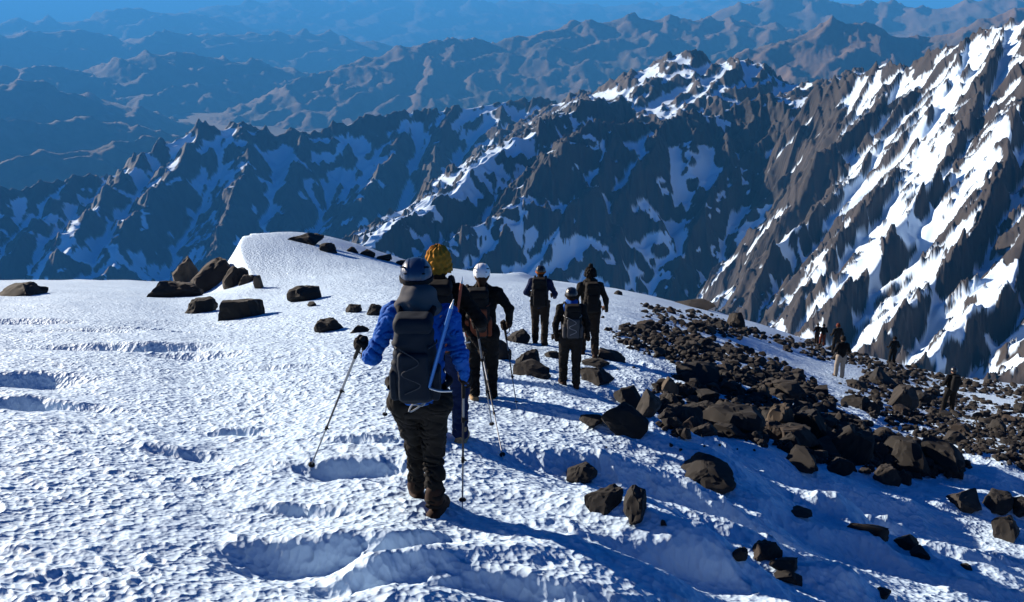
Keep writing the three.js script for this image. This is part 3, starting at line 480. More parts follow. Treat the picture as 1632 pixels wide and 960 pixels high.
BANDS.forEach((b, bi) => {
  const r = rng(500 + bi), xs = b.poly.map((p) => p[0]), ys = b.poly.map((p) => p[1]), x0 = Math.min(...xs), x1 = Math.max(...xs), y0 = Math.min(...ys), y1 = Math.max(...ys);
  const pick = () => { for (;;) { const x = mix(x0, x1, r()), y = mix(y0, y1, r()); if (inside(b.poly, x, y)) return [x, y]; } };
  for (let i = 0; i < b.n; i++) { let [x, y] = pick(); for (let k = 0; k < 9; k++) { const p = snowPoint(x, y); if (Math.hypot(p.x, p.z) < 92) break; y += 4; } const w = mix(b.size[0], b.size[1], r() ** 2.2); const colour = b.colours[Math.floor(r() * b.colours.length)], q = (w - b.size[0]) / (b.size[1] - b.size[0]); placeRock(x, y, w, w * (0.30 + r() * 0.32), (q > 0.55 ? 'large ' : q > 0.2 ? 'middling ' : 'small ') + ({ dark: 'black', grey: 'grey', brown: 'brown' })[colour] + ' ' + b.label, colour, b.group, i); }
  for (let i = 0; i < b.small; i++) { const [x, y] = pick(); rubble.push([x + (r() - 0.5) * 30, y + (r() - 0.5) * 8, (2.5 + 10 * r() ** 2) * (b.grain ?? 1), r(), r(), r()]); }
});
{ const r = rng(77); for (let i = 0; i < 150; i++) rubble.push([mix(960, 1632, r()), mix(500, 720, r()), 2 + 4 * r(), r(), r(), r()]); }
{
  const sets = [[], [], []]; rubble.filter(([px, py]) => { const p = snowPoint(px, py); return Math.hypot(p.x, p.z) < 96; }).forEach((q, i) => sets[i % 3].push(q));
  const M = new THREE.Matrix4(), Q = new THREE.Quaternion(), E = new THREE.Euler(), S = new THREE.Vector3(), tint = new THREE.Color();
  sets.forEach((set, si) => {
    const im = new THREE.InstancedMesh(stones[si * 3], ROCKS.dark, set.length); im.name = numbered('rubble'); im.castShadow = im.receiveShadow = true;
    set.forEach(([px, py, w, a, b, c], i) => { const p = snowPoint(px, py), m = (-p.z * CP - p.y * SP) / FOCAL * w * 1.2; E.set(a * 0.6, b * 6.28, c * 0.6); Q.setFromEuler(E); S.set(m, m * (0.5 + a * 0.4), m * (0.7 + c * 0.6)); p.y -= m * 0.2; M.compose(p, Q, S); im.setMatrixAt(i, M); const t = 0.8 + b * 1.3; tint.setRGB(t, t * 0.95, t * 0.9); im.setColorAt(i, tint); });
    scene.add(im); tag(im, ['fine', 'loose', 'scattered'][si] + ' dark rubble strewn between the rocks on the slope', null, null, 'stuff');
  });
}

// ---------------------------------------------------------------- hikers
const V = (x, y, z) => new THREE.Vector3(x, y, z);
function surface(f, lo, hi, cell) {                                   // the zero surface of a distance field, as a smooth mesh
  const nx = Math.ceil((hi.x - lo.x) / cell) + 2, ny = Math.ceil((hi.y - lo.y) / cell) + 2, nz = Math.ceil((hi.z - lo.z) / cell) + 2, F = new Float32Array(nx * ny * nz), id = new Int32Array(nx * ny * nz).fill(-1), P = [], I = [];
  let q = 0; for (let k = 0; k < nz; k++) for (let j = 0; j < ny; j++) for (let i = 0; i < nx; i++) F[q++] = f(lo.x + i * cell, lo.y + j * cell, lo.z + k * cell);
  const sx = 1, sy = nx, sz = nx * ny, corner = [0, sx, sy, sx + sy, sz, sx + sz, sy + sz, sx + sy + sz], E = [[0, 1], [2, 3], [4, 5], [6, 7], [0, 2], [1, 3], [4, 6], [5, 7], [0, 4], [1, 5], [2, 6], [3, 7]];
  for (let k = 0; k < nz - 1; k++) for (let j = 0; j < ny - 1; j++) for (let i = 0; i < nx - 1; i++) {
    const b = i * sx + j * sy + k * sz; let m = 0; for (let c = 0; c < 8; c++) if (F[b + corner[c]] < 0) m |= 1 << c;
    if (m === 0 || m === 255) continue;
    let x = 0, y = 0, z = 0, n = 0;
    for (const [a, c] of E) { const fa = F[b + corner[a]], fc = F[b + corner[c]]; if ((fa < 0) === (fc < 0)) continue; const t = fa / (fa - fc); x += (a & 1) + ((c & 1) - (a & 1)) * t; y += ((a >> 1) & 1) + (((c >> 1) & 1) - ((a >> 1) & 1)) * t; z += (a >> 2) + ((c >> 2) - (a >> 2)) * t; n++; }
    id[b] = P.length / 3; P.push(lo.x + (i + x / n) * cell, lo.y + (j + y / n) * cell, lo.z + (k + z / n) * cell);
  }
  for (let k = 1; k < nz - 1; k++) for (let j = 1; j < ny - 1; j++) for (let i = 1; i < nx - 1; i++) {
    const b = i * sx + j * sy + k * sz, s = F[b] < 0;
    for (const [e, u, v] of [[sx, sy, sz], [sy, sz, sx], [sz, sx, sy]]) { if (s === (F[b + e] < 0)) continue; const A = id[b], B = id[b - u], C = id[b - u - v], D = id[b - v]; if (A < 0 || B < 0 || C < 0 || D < 0) continue; if (s) I.push(A, B, C, A, C, D); else I.push(A, C, B, A, D, C); }
  }
  const g = new THREE.BufferGeometry(), N = new Float32Array(P.length), h = cell * 0.5;
  for (let i = 0; i < P.length; i += 3) { const x = P[i], y = P[i + 1], z = P[i + 2]; let a = f(x + h, y, z) - f(x - h, y, z), b = f(x, y + h, z) - f(x, y - h, z), c = f(x, y, z + h) - f(x, y, z - h); const l = Math.hypot(a, b, c) || 1; N[i] = a / l; N[i + 1] = b / l; N[i + 2] = c / l; }
  g.setAttribute('position', new THREE.BufferAttribute(new Float32Array(P), 3)); g.setAttribute('normal', new THREE.BufferAttribute(N, 3)); g.setIndex(I);
  return g;
}
const smin = (a, b, k) => { const h = clamp(0.5 + 0.5 * (b - a) / k); return mix(b, a, h) - k * h * (1 - h); };
function bone(a, b, ra, rb, flat = 1) {                               // a tapered limb; flat < 1 makes it thinner front to back
  const dx = b.x - a.x, dy = b.y - a.y, dz = b.z - a.z, l = 1 / ((dx * dx + dy * dy + dz * dz) || 1);
  return (x, y, z) => { const ex = x - a.x, ey = y - a.y, ez = z - a.z, t = clamp((ex * dx + ey * dy + ez * dz) * l), fx = ex - dx * t, fy = ey - dy * t, fz = (ez - dz * t) / flat; return (Math.sqrt(fx * fx + fy * fy + fz * fz) - mix(ra, rb, t)) * (flat < 1 ? flat : 1); };
}
function ball(c, rx, ry, rz) { return (x, y, z) => { const a = (x - c.x) / rx, b = (y - c.y) / ry, d = (z - c.z) / rz, l = Math.sqrt(a * a + b * b + d * d); return (l - 1) * Math.min(rx, ry, rz); }; }
function block(c, hx, hy, hz, r) { return (x, y, z) => { const a = Math.abs(x - c.x) - hx + r, b = Math.abs(y - c.y) - hy + r, d = Math.abs(z - c.z) - hz + r; return Math.hypot(Math.max(a, 0), Math.max(b, 0), Math.max(d, 0)) + Math.min(Math.max(a, b, d), 0) - r; }; }
const join = (parts, k) => (x, y, z) => { let d = parts[0](x, y, z); for (let i = 1; i < parts.length; i++) d = smin(d, parts[i](x, y, z), k); return d; };
function wrapBox(points, pad) { const lo = V(9, 9, 9), hi = V(-9, -9, -9); for (const p of points) { lo.min(p); hi.max(p); } return [lo.addScalar(-pad), hi.addScalar(pad)]; }
const weave = tileTexture(256, (u, v) => { const n = 0.5 + 0.35 * wrapNoise(u, v, 40, noise); return n; });
const cloth = (r, g, b, rough = 0.9) => new THREE.MeshPhysicalMaterial({ color: new THREE.Color().setRGB(r, g, b), roughness: rough, specularIntensity: 0.35 });
const shell = (r, g, b, rough = 0.35) => new THREE.MeshPhysicalMaterial({ color: new THREE.Color().setRGB(r, g, b), roughness: rough, clearcoat: 0.4, clearcoatRoughness: 0.3 });
const metal = (r, g, b, rough = 0.35) => new THREE.MeshStandardMaterial({ color: new THREE.Color().setRGB(r, g, b), roughness: rough, metalness: 0.8 });
const K = {
  skin: new THREE.MeshStandardMaterial({ color: new THREE.Color().setRGB(0.36, 0.21, 0.14), roughness: 0.6 }), blond: cloth(0.32, 0.18, 0.06), darkHair: cloth(0.05, 0.022, 0.012),
  blue: cloth(0.005, 0.085, 0.36, 0.8), navy: cloth(0.004, 0.012, 0.05), black: cloth(0.0045, 0.004, 0.004), charcoal: cloth(0.010, 0.0085, 0.0075), grey: cloth(0.075, 0.075, 0.082), olive: cloth(0.015, 0.013, 0.010), brown: cloth(0.016, 0.011, 0.008), stone: cloth(0.26, 0.22, 0.18), rust: cloth(0.11, 0.026, 0.012), orange: cloth(0.40, 0.10, 0.012), mustard: cloth(0.38, 0.16, 0.018, 0.95),
  boot: cloth(0.028, 0.013, 0.008, 0.8), tan: cloth(0.34, 0.22, 0.11, 0.8), sole: cloth(0.02, 0.018, 0.017), glove: cloth(0.014, 0.009, 0.007),
  packBlue: cloth(0.006, 0.011, 0.020, 0.75), packBlack: cloth(0.005, 0.005, 0.006, 0.8), packGrey: cloth(0.05, 0.05, 0.055, 0.8), packRust: cloth(0.15, 0.040, 0.018, 0.8), cord: cloth(0.30, 0.30, 0.31), strap: cloth(0.008, 0.008, 0.01),
  helmetBlue: shell(0.012, 0.030, 0.075), helmetWhite: shell(0.75, 0.76, 0.78), helmetBlack: shell(0.012, 0.012, 0.014), lens: shell(0.02, 0.02, 0.02, 0.1),
  alloy: metal(0.22, 0.23, 0.25), dark: metal(0.05, 0.05, 0.055, 0.5), steel: metal(0.5, 0.5, 0.52), axeBlue: metal(0.05, 0.16, 0.42, 0.4), axeRed: cloth(0.24, 0.055, 0.03, 0.5), rubber: cloth(0.015, 0.015, 0.015, 0.8),
};
function tube(pts, r, n = 12, sides = 7) { return new THREE.TubeGeometry(new THREE.CatmullRomCurve3(pts), n, r, sides, false); }
function rod(a, b, ra, rb, sides = 10) { const d = b.clone().sub(a), l = d.length(), g = new THREE.CylinderGeometry(rb, ra, l, sides, 1); g.translate(0, l / 2, 0); g.applyQuaternion(new THREE.Quaternion().setFromUnitVectors(V(0, 1, 0), d.normalize())); g.translate(a.x, a.y, a.z); return g; }

// a closed hand round a pole: along the pole is +y, the wrist lies at -x
function handParts(G, up, wristDir, grow) {
  const y = up.clone().normalize(), xx = wristDir.clone().negate(); xx.addScaledVector(y, -xx.dot(y)); if (xx.length() < 0.05) xx.set(1, 0, 0).addScaledVector(y, -y.x); xx.normalize(); const zz = new THREE.Vector3().crossVectors(xx, y);
  const T = (a, b, c) => V(G.x + xx.x * a + y.x * b + zz.x * c, G.y + xx.y * a + y.y * b + zz.y * c, G.z + xx.z * a + y.z * b + zz.z * c), parts = [], pts = [];
  const palm = [[-0.025, 0.028], [-0.022, 0.004], [-0.025, -0.022]]; for (const [a, b] of palm) parts.push(bone(T(a - 0.03, b * 0.8, 0.03), T(0.022, b * 1.2, 0.033), 0.017 + grow, 0.014 + grow));
  const fl = [1, 1.08, 1.02, 0.82];
  for (let i = 0; i < 4; i++) { const b = 0.034 - i * 0.022, s = fl[i], c = [T(0.024, b, 0.030), T(0.040 * s, b, 0.0), T(0.016 * s, b, -0.028 * s), T(-0.012 * s, b, -0.024)]; for (let k = 0; k < 3; k++) parts.push(bone(c[k], c[k + 1], 0.0098 - k * 0.0006 + grow, 0.0092 - k * 0.0006 + grow)); pts.push(...c); }
  const th = [T(-0.045, 0.03, 0.02), T(-0.034, 0.048, -0.008), T(-0.008, 0.052, -0.030), T(0.012, 0.046, -0.034)]; for (let k = 0; k < 3; k++) parts.push(bone(th[k], th[k + 1], 0.0125 - k * 0.001 + grow, 0.011 - k * 0.001 + grow)); pts.push(...th);
  const wrist = T(-0.085, -0.006, 0.028); parts.push(bone(wrist, T(-0.04, 0, 0.03), 0.024 + grow, 0.022 + grow)); pts.push(wrist);
  return { parts, pts, wrist };
}
function headParts(H, turn) {                                         // skull, jaw, nose, brow, ears; the face looks to -z before turning
  const c = Math.cos(turn), s = Math.sin(turn), T = (x, y, z) => V(H.x + x * c + z * s, H.y + y, H.z - x * s + z * c);
  return [ball(T(0, 0.03, 0.012), 0.078, 0.098, 0.095), bone(T(0, -0.045, -0.045), T(0, -0.085, -0.062), 0.052, 0.030), bone(T(-0.03, -0.04, -0.06), T(0.03, -0.04, -0.06), 0.034, 0.034), bone(T(0, 0.005, -0.088), T(0, -0.032, -0.104), 0.010, 0.015), bone(T(-0.032, 0.02, -0.078), T(0.032, 0.02, -0.078), 0.014, 0.014), bone(T(-0.018, -0.066, -0.088), T(0.018, -0.066, -0.088), 0.009, 0.009), bone(T(-0.082, 0.012, 0.01), T(-0.078, -0.025, 0.005), 0.014, 0.010), bone(T(0.082, 0.012, 0.01), T(0.078, -0.025, 0.005), 0.014, 0.010), bone(T(0, -0.05, 0.02), T(0, -0.13, 0.03), 0.056, 0.058), bone(T(-0.032, 0.004, -0.082), T(-0.030, 0.004, -0.086), 0.010, 0.010), bone(T(0.032, 0.004, -0.082), T(0.030, 0.004, -0.086), 0.010, 0.010)];
}
// spec.j: joints in metres, feet near y = 0, the figure faces -z
function person(spec) {
  const j = spec.j, g = thing('person', spec.label, 'person', spec.group), cell = spec.cell ?? 0.014, far = spec.far; g.position.copy(spec.at); g.rotation.y = spec.turn ?? 0;
  const s = spec.size ?? 1; g.scale.setScalar(s);
  for (const side of ['L', 'R']) for (const [k, f] of [['toe', 1], ['ankle', 1], ['knee', 0.45]]) { const p = j[k + side]; p.y += f * clamp((broadHeight(spec.at.x + p.x * s, spec.at.z + p.z * s) - broadHeight(spec.at.x, spec.at.z)) / s, -0.25, 0.25); }   // feet follow the slope
  const W = spec.wear, hands = {};
  for (const side of ['L', 'R']) { const G = j['hand' + side], pd = j['pole' + side] ?? V(0, 1, 0.1); hands[side] = handParts(G, pd, j['elbow' + side].clone().sub(G), 0); }
  // body: one continuous skin
  const limb = [bone(j.pelvis, j.chest, 0.125, 0.13, 0.8), bone(j.chest, j.neck, 0.13, 0.06, 0.8), bone(j.neck, j.head, 0.055, 0.05), bone(j.hipL, j.kneeL, 0.082, 0.055), bone(j.hipR, j.kneeR, 0.082, 0.055), bone(j.kneeL, j.ankleL, 0.055, 0.038), bone(j.kneeR, j.ankleR, 0.055, 0.038), bone(j.ankleL, j.toeL, 0.036, 0.03), bone(j.ankleR, j.toeR, 0.036, 0.03), bone(j.hipL, j.hipR, 0.1, 0.1), bone(j.shoulderL, j.shoulderR, 0.06, 0.06)];
  for (const side of ['L', 'R']) limb.push(bone(j['shoulder' + side], j['elbow' + side], 0.048, 0.038), bone(j['elbow' + side], hands[side].wrist, 0.038, 0.025));
  const body = join([...limb, ...headParts(j.head, j.look ?? 0)], 0.02), [lo, hi] = wrapBox(Object.values(j).filter((p) => p.isVector3 && Math.abs(p.x) < 3), 0.2);
  const geos = [surface(body, lo, hi, far ? 0.035 : 0.022)];
  if (!far) {
    const hp = headParts(j.head, j.look ?? 0); geos.push(surface(join(hp, 0.012), j.head.clone().addScalar(-0.2), j.head.clone().addScalar(0.2), 0.009));
    for (const side of ['L', 'R']) { const [a, b] = wrapBox(hands[side].pts, 0.04); geos.push(surface(join(hands[side].parts, 0.006), a, b, 0.006)); }
  }
  mesh('body', mergeGeometries(geos), K.skin, g);
  // jacket with folds at elbow and waist
  const fold = spec.fold ?? 0.006, hem = j.pelvis.y + (spec.hem ?? -0.02);
  const jk = [bone(V(j.pelvis.x, j.pelvis.y, j.pelvis.z), j.chest, 0.172, 0.178, 0.78), bone(j.chest, V(j.neck.x, j.neck.y - 0.06, j.neck.z), 0.175, 0.12, 0.75), bone(j.shoulderL, j.shoulderR, 0.078, 0.078), bone(V(j.neck.x, j.neck.y - 0.05, j.neck.z), V(j.neck.x, j.neck.y + 0.02, j.neck.z), 0.085, 0.075)];
  for (const side of ['L', 'R']) jk.push(bone(j['shoulder' + side], j['elbow' + side], 0.076, 0.060), bone(j['elbow' + side], hands[side].wrist, 0.060, 0.042));
  const jf = join(jk, 0.035);
  const crease = (n) => { const a = 1 - Math.min(1, Math.abs(n) * 2.2); return a * a * a; };
  const jacket = (x, y, z) => { const d = jf(x, y, z); if (far || d > 0.06 || d < -0.06) return Math.max(d, hem - 0.06 - y); const w = noise3(x * 5, y * 5, z * 5), n = fold * (1.7 * crease(noise3(x * 9 + w, y * 15 + 2 * w, z * 9)) + 1.1 * crease(noise3(x * 16 - 6 * y, y * 20 + 9, z * 16 + w)) - 0.7 * noise3(x * 7, y * 9, z * 7) * 2); return Math.max(d + n, hem - 0.06 - y + 0.012 * Math.sin(x * 25)); };
  const jp = [j.pelvis, j.chest, j.neck, j.shoulderL, j.shoulderR, j.elbowL, j.elbowR, hands.L.wrist, hands.R.wrist], [jl, jh] = wrapBox(jp, 0.2); jl.y = Math.max(jl.y, hem - 0.1);
  { const b = wrapBox(jp, 0.2); mesh('jacket', surface(jacket, b[0], b[1], cell), W.jacket, g); }
  // trousers, baggy, with folds above the boots
  const bag = spec.baggy ?? 1, tf = join([bone(j.hipL, j.kneeL, 0.118 * bag, 0.088 * bag), bone(j.kneeL, j.ankleL, 0.088 * bag, 0.082 * bag), bone(j.hipR, j.kneeR, 0.118 * bag, 0.088 * bag), bone(j.kneeR, j.ankleR, 0.088 * bag, 0.082 * bag), bone(j.hipL, j.hipR, 0.122, 0.122), bone(j.pelvis, V(j.pelvis.x, j.pelvis.y + 0.06, j.pelvis.z), 0.15, 0.148, 0.85)], spec.seat ?? 0.03);
  const legs = (x, y, z) => { const d = tf(x, y, z); if (far || d > 0.06 || d < -0.06) return d; const w = noise3(x * 5 + 3, y * 5, z * 5), k = mix(0.7, 1.5, smooth(0.7, 0.25, y)), n = fold * k * (1.9 * crease(noise3(x * 6 + w, y * 17 + 2.5 * w, z * 6)) + 1.1 * crease(noise3(x * 14 + 5 * y, y * 13, z * 14 + w)) - 1.2 * noise3(x * 6, y * 8, z * 6)); return d + n; };
  { const b = wrapBox([j.hipL, j.hipR, j.kneeL, j.kneeR, j.ankleL, j.ankleR, j.pelvis], 0.2); mesh('trousers', surface(legs, b[0], b[1], cell), W.trousers, g); }
  for (const side of ['L', 'R']) {
    const A = j['ankle' + side], T = j['toe' + side], heel = A.clone().lerp(T, -0.32); heel.y = T.y + (A.y - T.y) * 0.1;
    const d = T.clone().sub(A).setY(0).normalize(), f = join([bone(A.clone().add(V(0, 0.05, 0)), A, 0.060, 0.060), bone(heel, T, 0.056, 0.052), bone(A, T, 0.058, 0.042)], 0.03);
    const b = wrapBox([A, T, heel], 0.16), bt = mesh('boot', surface((x, y, z) => Math.max(f(x, y, z), T.y - 0.03 - y), b[0], b[1], far ? 0.02 : 0.01), W.boots, g);
    if (!far) { const sole = join([bone(heel.clone().setY(T.y - 0.026), T.clone().setY(T.y - 0.026), 0.054, 0.05)], 0.01); mesh('sole', surface((x, y, z) => Math.max(sole(x, y, z), Math.abs(y - T.y + 0.034) - 0.014), b[0], b[1], 0.01), K.sole, bt); }
    if (W.gloves) { const h = handParts(j['hand' + side], j['pole' + side] ?? V(0, 1, 0.1), j['elbow' + side].clone().sub(j['hand' + side]), 0.0045), [a, c] = wrapBox(h.pts, 0.06); h.parts.push(bone(h.wrist, h.wrist.clone().lerp(j['elbow' + side], 0.12), 0.036, 0.044)); mesh('glove', surface(join(h.parts, 0.008), a, c, far ? 0.016 : 0.0065), W.gloves, g); }
  }
  if (W.hair) mesh('hair', surface(join([ball(j.head.clone().add(V(0, 0.02, 0.04)), 0.092, 0.1, 0.085), bone(j.head.clone().add(V(0, -0.03, 0.075)), j.head.clone().add(V(0, -0.12, 0.085)), 0.055, 0.04)], 0.02), j.head.clone().addScalar(-0.24), j.head.clone().addScalar(0.2), 0.014), W.hair, g);
  spec.head?.(g, j, W, far);
  return g;
}
const around = (c, r) => [c.clone().addScalar(-r), c.clone().addScalar(r)];
const helmet = (material, band, extra) => (g, j, W, far) => {
  const c = j.head.clone().add(V(0, 0.045, 0.01)), f = (x, y, z) => { const d = ball(c, 0.104, 0.108, 0.122)(x, y, z), rib = far ? 0 : 0.004 * smooth(0.01, 0.02, Math.abs(Math.abs(x - c.x) - 0.055)) ; return Math.max(d + rib - 0.003, c.y - 0.052 - 0.03 * smooth(-0.05, 0.12, z - c.z) - y); };
  const m = mesh('helmet', surface(f, ...around(c, 0.18), far ? 0.02 : 0.008), material, g);
  if (!far) {
    mesh('brim', surface((x, y, z) => Math.max(ball(c, 0.110, 0.11, 0.129)(x, y, z), Math.abs(y - c.y + 0.045 + 0.03 * smooth(-0.05, 0.12, z - c.z)) - 0.008), ...around(c, 0.19), 0.008), material, m);
    for (const sx of [-1, 1]) { const v = new THREE.SphereGeometry(0.012, 8, 6); v.scale(1.8, 0.5, 0.6); v.translate(c.x + sx * 0.05, c.y + 0.03, c.z + 0.1); mesh('vent', v, K.strap, m); const w = v.clone(); w.translate(sx * 0.024, 0.035, -0.03); mesh('vent', w, K.strap, m); }
  }
  if (band) mesh('goggle_strap', surface((x, y, z) => Math.max(ball(c, 0.112, 0.3, 0.131)(x, y, z), Math.abs(y - c.y + 0.03) - 0.016), ...around(c, 0.19), far ? 0.02 : 0.008), band, g);
  extra?.(g, j, c);
};
const beanie = (material, pompom, tall = 0.0) => (g, j, W, far) => {
  const c = j.head.clone().add(V(0, 0.04, 0.01)), f = (x, y, z) => { const a = Math.atan2(z - c.z, x - c.x), d = ball(V(c.x, c.y + tall * 0.4, c.z), 0.112, 0.125 + tall, 0.122)(x, y, z); return Math.max(smin(d, Math.max(ball(c, 0.12, 0.4, 0.13)(x, y, z), Math.abs(y - c.y + 0.035) - 0.025), 0.01) + (far ? 0 : 0.0055 * Math.sin(a * 13 + Math.sin(y * 70) * 1.2) + 0.003 * Math.sin(y * 130 + a * 3)), c.y - 0.065 - y); };
  const m = mesh('beanie', surface(f, c.clone().addScalar(-0.2), c.clone().addScalar(0.24 + tall), far ? 0.02 : 0.008), material, g);
  if (pompom) { const p = c.clone().add(V(0, 0.15 + tall, 0.01)); mesh('pompom', surface((x, y, z) => ball(p, 0.045, 0.042, 0.045)(x, y, z) + 0.006 * noise3(x * 60, y * 60, z * 60), ...around(p, 0.08), 0.009), pompom, m); }
};
const hoodCollar = (g, j, material, cell = 0.011) => {                // a hood lying folded behind the neck
  const n = j.neck, f = join([bone(n.clone().add(V(-0.085, -0.055, 0.06)), n.clone().add(V(0.085, -0.055, 0.06)), 0.07, 0.07), bone(n.clone().add(V(-0.05, 0.025, 0.03)), n.clone().add(V(0.05, 0.025, 0.03)), 0.07, 0.07), bone(n.clone().add(V(0, -0.11, 0.1)), n.clone().add(V(0, 0.01, 0.075)), 0.075, 0.08)], 0.04);
  mesh('hood', surface((x, y, z) => f(x, y, z) + 0.007 * noise3(x * 12, y * 16, z * 12) + 0.004 * Math.sin(y * 60 + 5 * noise3(x * 6, y * 6, z * 6)), ...around(n, 0.28), cell), material, g);
};
// a walking figure of 1.76 m; a: step phase (-1..1), options override joints
function stance(a = 0.5, o = {}) {
  const q = { pelvis: V(0, 0.93, 0), chest: V(0, 1.27, -0.03), neck: V(0, 1.47, -0.05), head: V(0, 1.60, -0.08), shoulderL: V(-0.175, 1.40, -0.03), shoulderR: V(0.175, 1.40, -0.03), elbowL: V(-0.29, 1.15, 0.02), elbowR: V(0.29, 1.15, 0.02), handL: V(-0.30, 1.03, -0.22), handR: V(0.30, 1.03, -0.22), hipL: V(-0.095, 0.90, 0), hipR: V(0.095, 0.90, 0), kneeL: V(-0.11, 0.50, -0.06 - 0.10 * a), kneeR: V(0.11, 0.50, -0.06 + 0.10 * a), ankleL: V(-0.11, 0.09, -0.02 - 0.18 * a), ankleR: V(0.11, 0.09, 0.0 + 0.16 * a), toeL: V(-0.13, 0.035, -0.16 - 0.18 * a), toeR: V(0.13, 0.035, -0.14 + 0.16 * a) };
  return Object.assign(q, o);
}
// backpacks are worn, not part of a body: things of their own
function backpack(label, p, turn, size, W, o = {}) {
  const g = thing('backpack', label, 'backpack', o.group); g.position.copy(p); g.rotation.y = turn; g.scale.setScalar(size);   // origin: middle of the back panel
  const far = o.far, c = far ? 0.024 : 0.0105, h = o.height ?? 0.27, w = o.width ?? 0.145, dp = o.depth ?? 0.1;
  const main = (x, y, z) => { const k = 1 - 0.12 * smooth(-0.05, 0.3, y) - 0.1 * smooth(-0.1, -0.3, y); return block(V(0, 0, dp), w * k, h, dp * (1 - 0.15 * smooth(0, 0.3, Math.abs(y))), 0.07)(x, y, z) + (far ? 0 : 0.009 * noise3(x * 9, y * 14, z * 9) + 0.005 * Math.sin(y * 45 + 7 * noise3(x * 5, y * 5, z * 5))); };
  mesh('pack_body', surface(main, V(-0.25, -0.4, -0.06), V(0.25, 0.4, 0.33), c), W.body, g);
  mesh('lid', surface((x, y, z) => block(V(0, h + 0.0, dp), w * 0.9, 0.055, dp * 0.95, 0.045)(x, y, z) + (far ? 0 : 0.007 * noise3(x * 11, y * 14, z * 11)), V(-0.25, h - 0.12, -0.06), V(0.25, h + 0.14, 0.33), c), W.lid ?? W.body, g);
  if (far) return g;
  mesh('front_pocket', surface((x, y, z) => block(V(0, -0.06, dp * 2 - 0.01), w * 0.72, h * 0.62, 0.035, 0.03)(x, y, z) + 0.006 * noise3(x * 12, y * 16, z * 8), V(-0.2, -0.32, dp), V(0.2, 0.2, dp * 2 + 0.1), c), W.pocket ?? W.body, g);
  for (const s of [-1, 1]) {
    mesh('side_pocket', surface((x, y, z) => block(V(s * w * 0.95, -h * 0.5, dp), 0.03, h * 0.4, dp * 0.75, 0.025)(x, y, z) + 0.005 * noise3(x * 14, y * 16, z * 14), V(s * w - 0.09, -h - 0.08, -0.02), V(s * w + 0.09, 0.06, dp * 2 + 0.05), c), W.pocket ?? W.body, g);
    mesh('shoulder_strap', tube([V(s * 0.08, h * 0.85, 0.0), V(s * 0.11, h + 0.03, -0.09), V(s * 0.125, h * 0.6, -0.27), V(s * 0.14, 0, -0.27), V(s * 0.15, -h * 0.6, -0.08)], 0.022, 20), W.strap ?? K.strap, g);
    mesh('compression_strap', tube([V(s * w * 0.98, h * 0.45, 0.02), V(s * w * 1.02, h * 0.5, dp), V(s * w * 0.7, h * 0.52, dp * 2 + 0.01)], 0.006, 10, 5), W.cord ?? K.strap, g);
  }
  mesh('bungee_cord', tube([V(-w * 0.6, h * 0.5, dp * 2.05), V(w * 0.3, h * 0.2, dp * 2.4), V(-w * 0.5, -0.02, dp * 2.45), V(w * 0.35, -h * 0.35, dp * 2.45), V(-w * 0.4, -h * 0.6, dp * 2.3)], 0.004, 40, 5), W.cord ?? K.strap, g);
  mesh('hip_belt', tube([V(-0.17, -h * 0.75, 0.04), V(-0.2, -h * 0.78, -0.1), V(0, -h * 0.8, -0.26), V(0.2, -h * 0.78, -0.1), V(0.17, -h * 0.75, 0.04)], 0.022, 24), W.strap ?? K.strap, g);
  return g;
}
function pole(label, hand, tip, group, thin = 1) {                     // hand and tip in the world
  const g = thing('trekking_pole', label, 'trekking pole', group); g.position.copy(tip);
  const u = hand.clone().sub(tip), L = u.length(); u.normalize(); const P = (t) => u.clone().multiplyScalar(t);
  mesh('tip', rod(P(-0.03), P(0.06), 0.003, 0.006, 8), K.steel, g);
  mesh('lower_shaft', rod(P(0.05), P(L * 0.38), 0.0062 * thin, 0.0066 * thin), K.alloy, g);
  mesh('middle_shaft', rod(P(L * 0.37), P(L * 0.68), 0.0078 * thin, 0.008 * thin), K.dark, g);
  mesh('upper_shaft', rod(P(L * 0.67), P(L - 0.05), 0.0094 * thin, 0.0094 * thin), K.alloy, g);
  const side = V(u.y, -u.x, 0.3).normalize();
  for (const t of [0.375, 0.675]) { const c = mesh('lock_collar', rod(P(L * t - 0.016), P(L * t + 0.024), 0.0125 * thin, 0.0125 * thin), K.rubber, g); mesh('lock_lever', rod(P(L * t + 0.004).addScaledVector(side, 0.006), P(L * t + 0.004).addScaledVector(side, 0.026), 0.008, 0.006, 6), K.rubber, c); }
  mesh('basket', rod(P(0.072), P(0.082), 0.028, 0.020, 14), K.rubber, g);
  mesh('grip', rod(P(L - 0.17), P(L + 0.055), 0.0125, 0.0165, 12), K.rubber, g);
  mesh('grip_top', new THREE.SphereGeometry(0.021, 12, 8).translate(u.x * (L + 0.06), u.y * (L + 0.06), u.z * (L + 0.06)), K.rubber, g);
  mesh('wrist_strap', tube([P(L + 0.04), P(L + 0.02).addScaledVector(side, 0.05), P(L - 0.06).addScaledVector(side, 0.055), P(L - 0.09).addScaledVector(side, 0.015), P(L + 0.03).addScaledVector(side, 0.01)], 0.006, 20, 5), K.strap, g);
  return g;
}
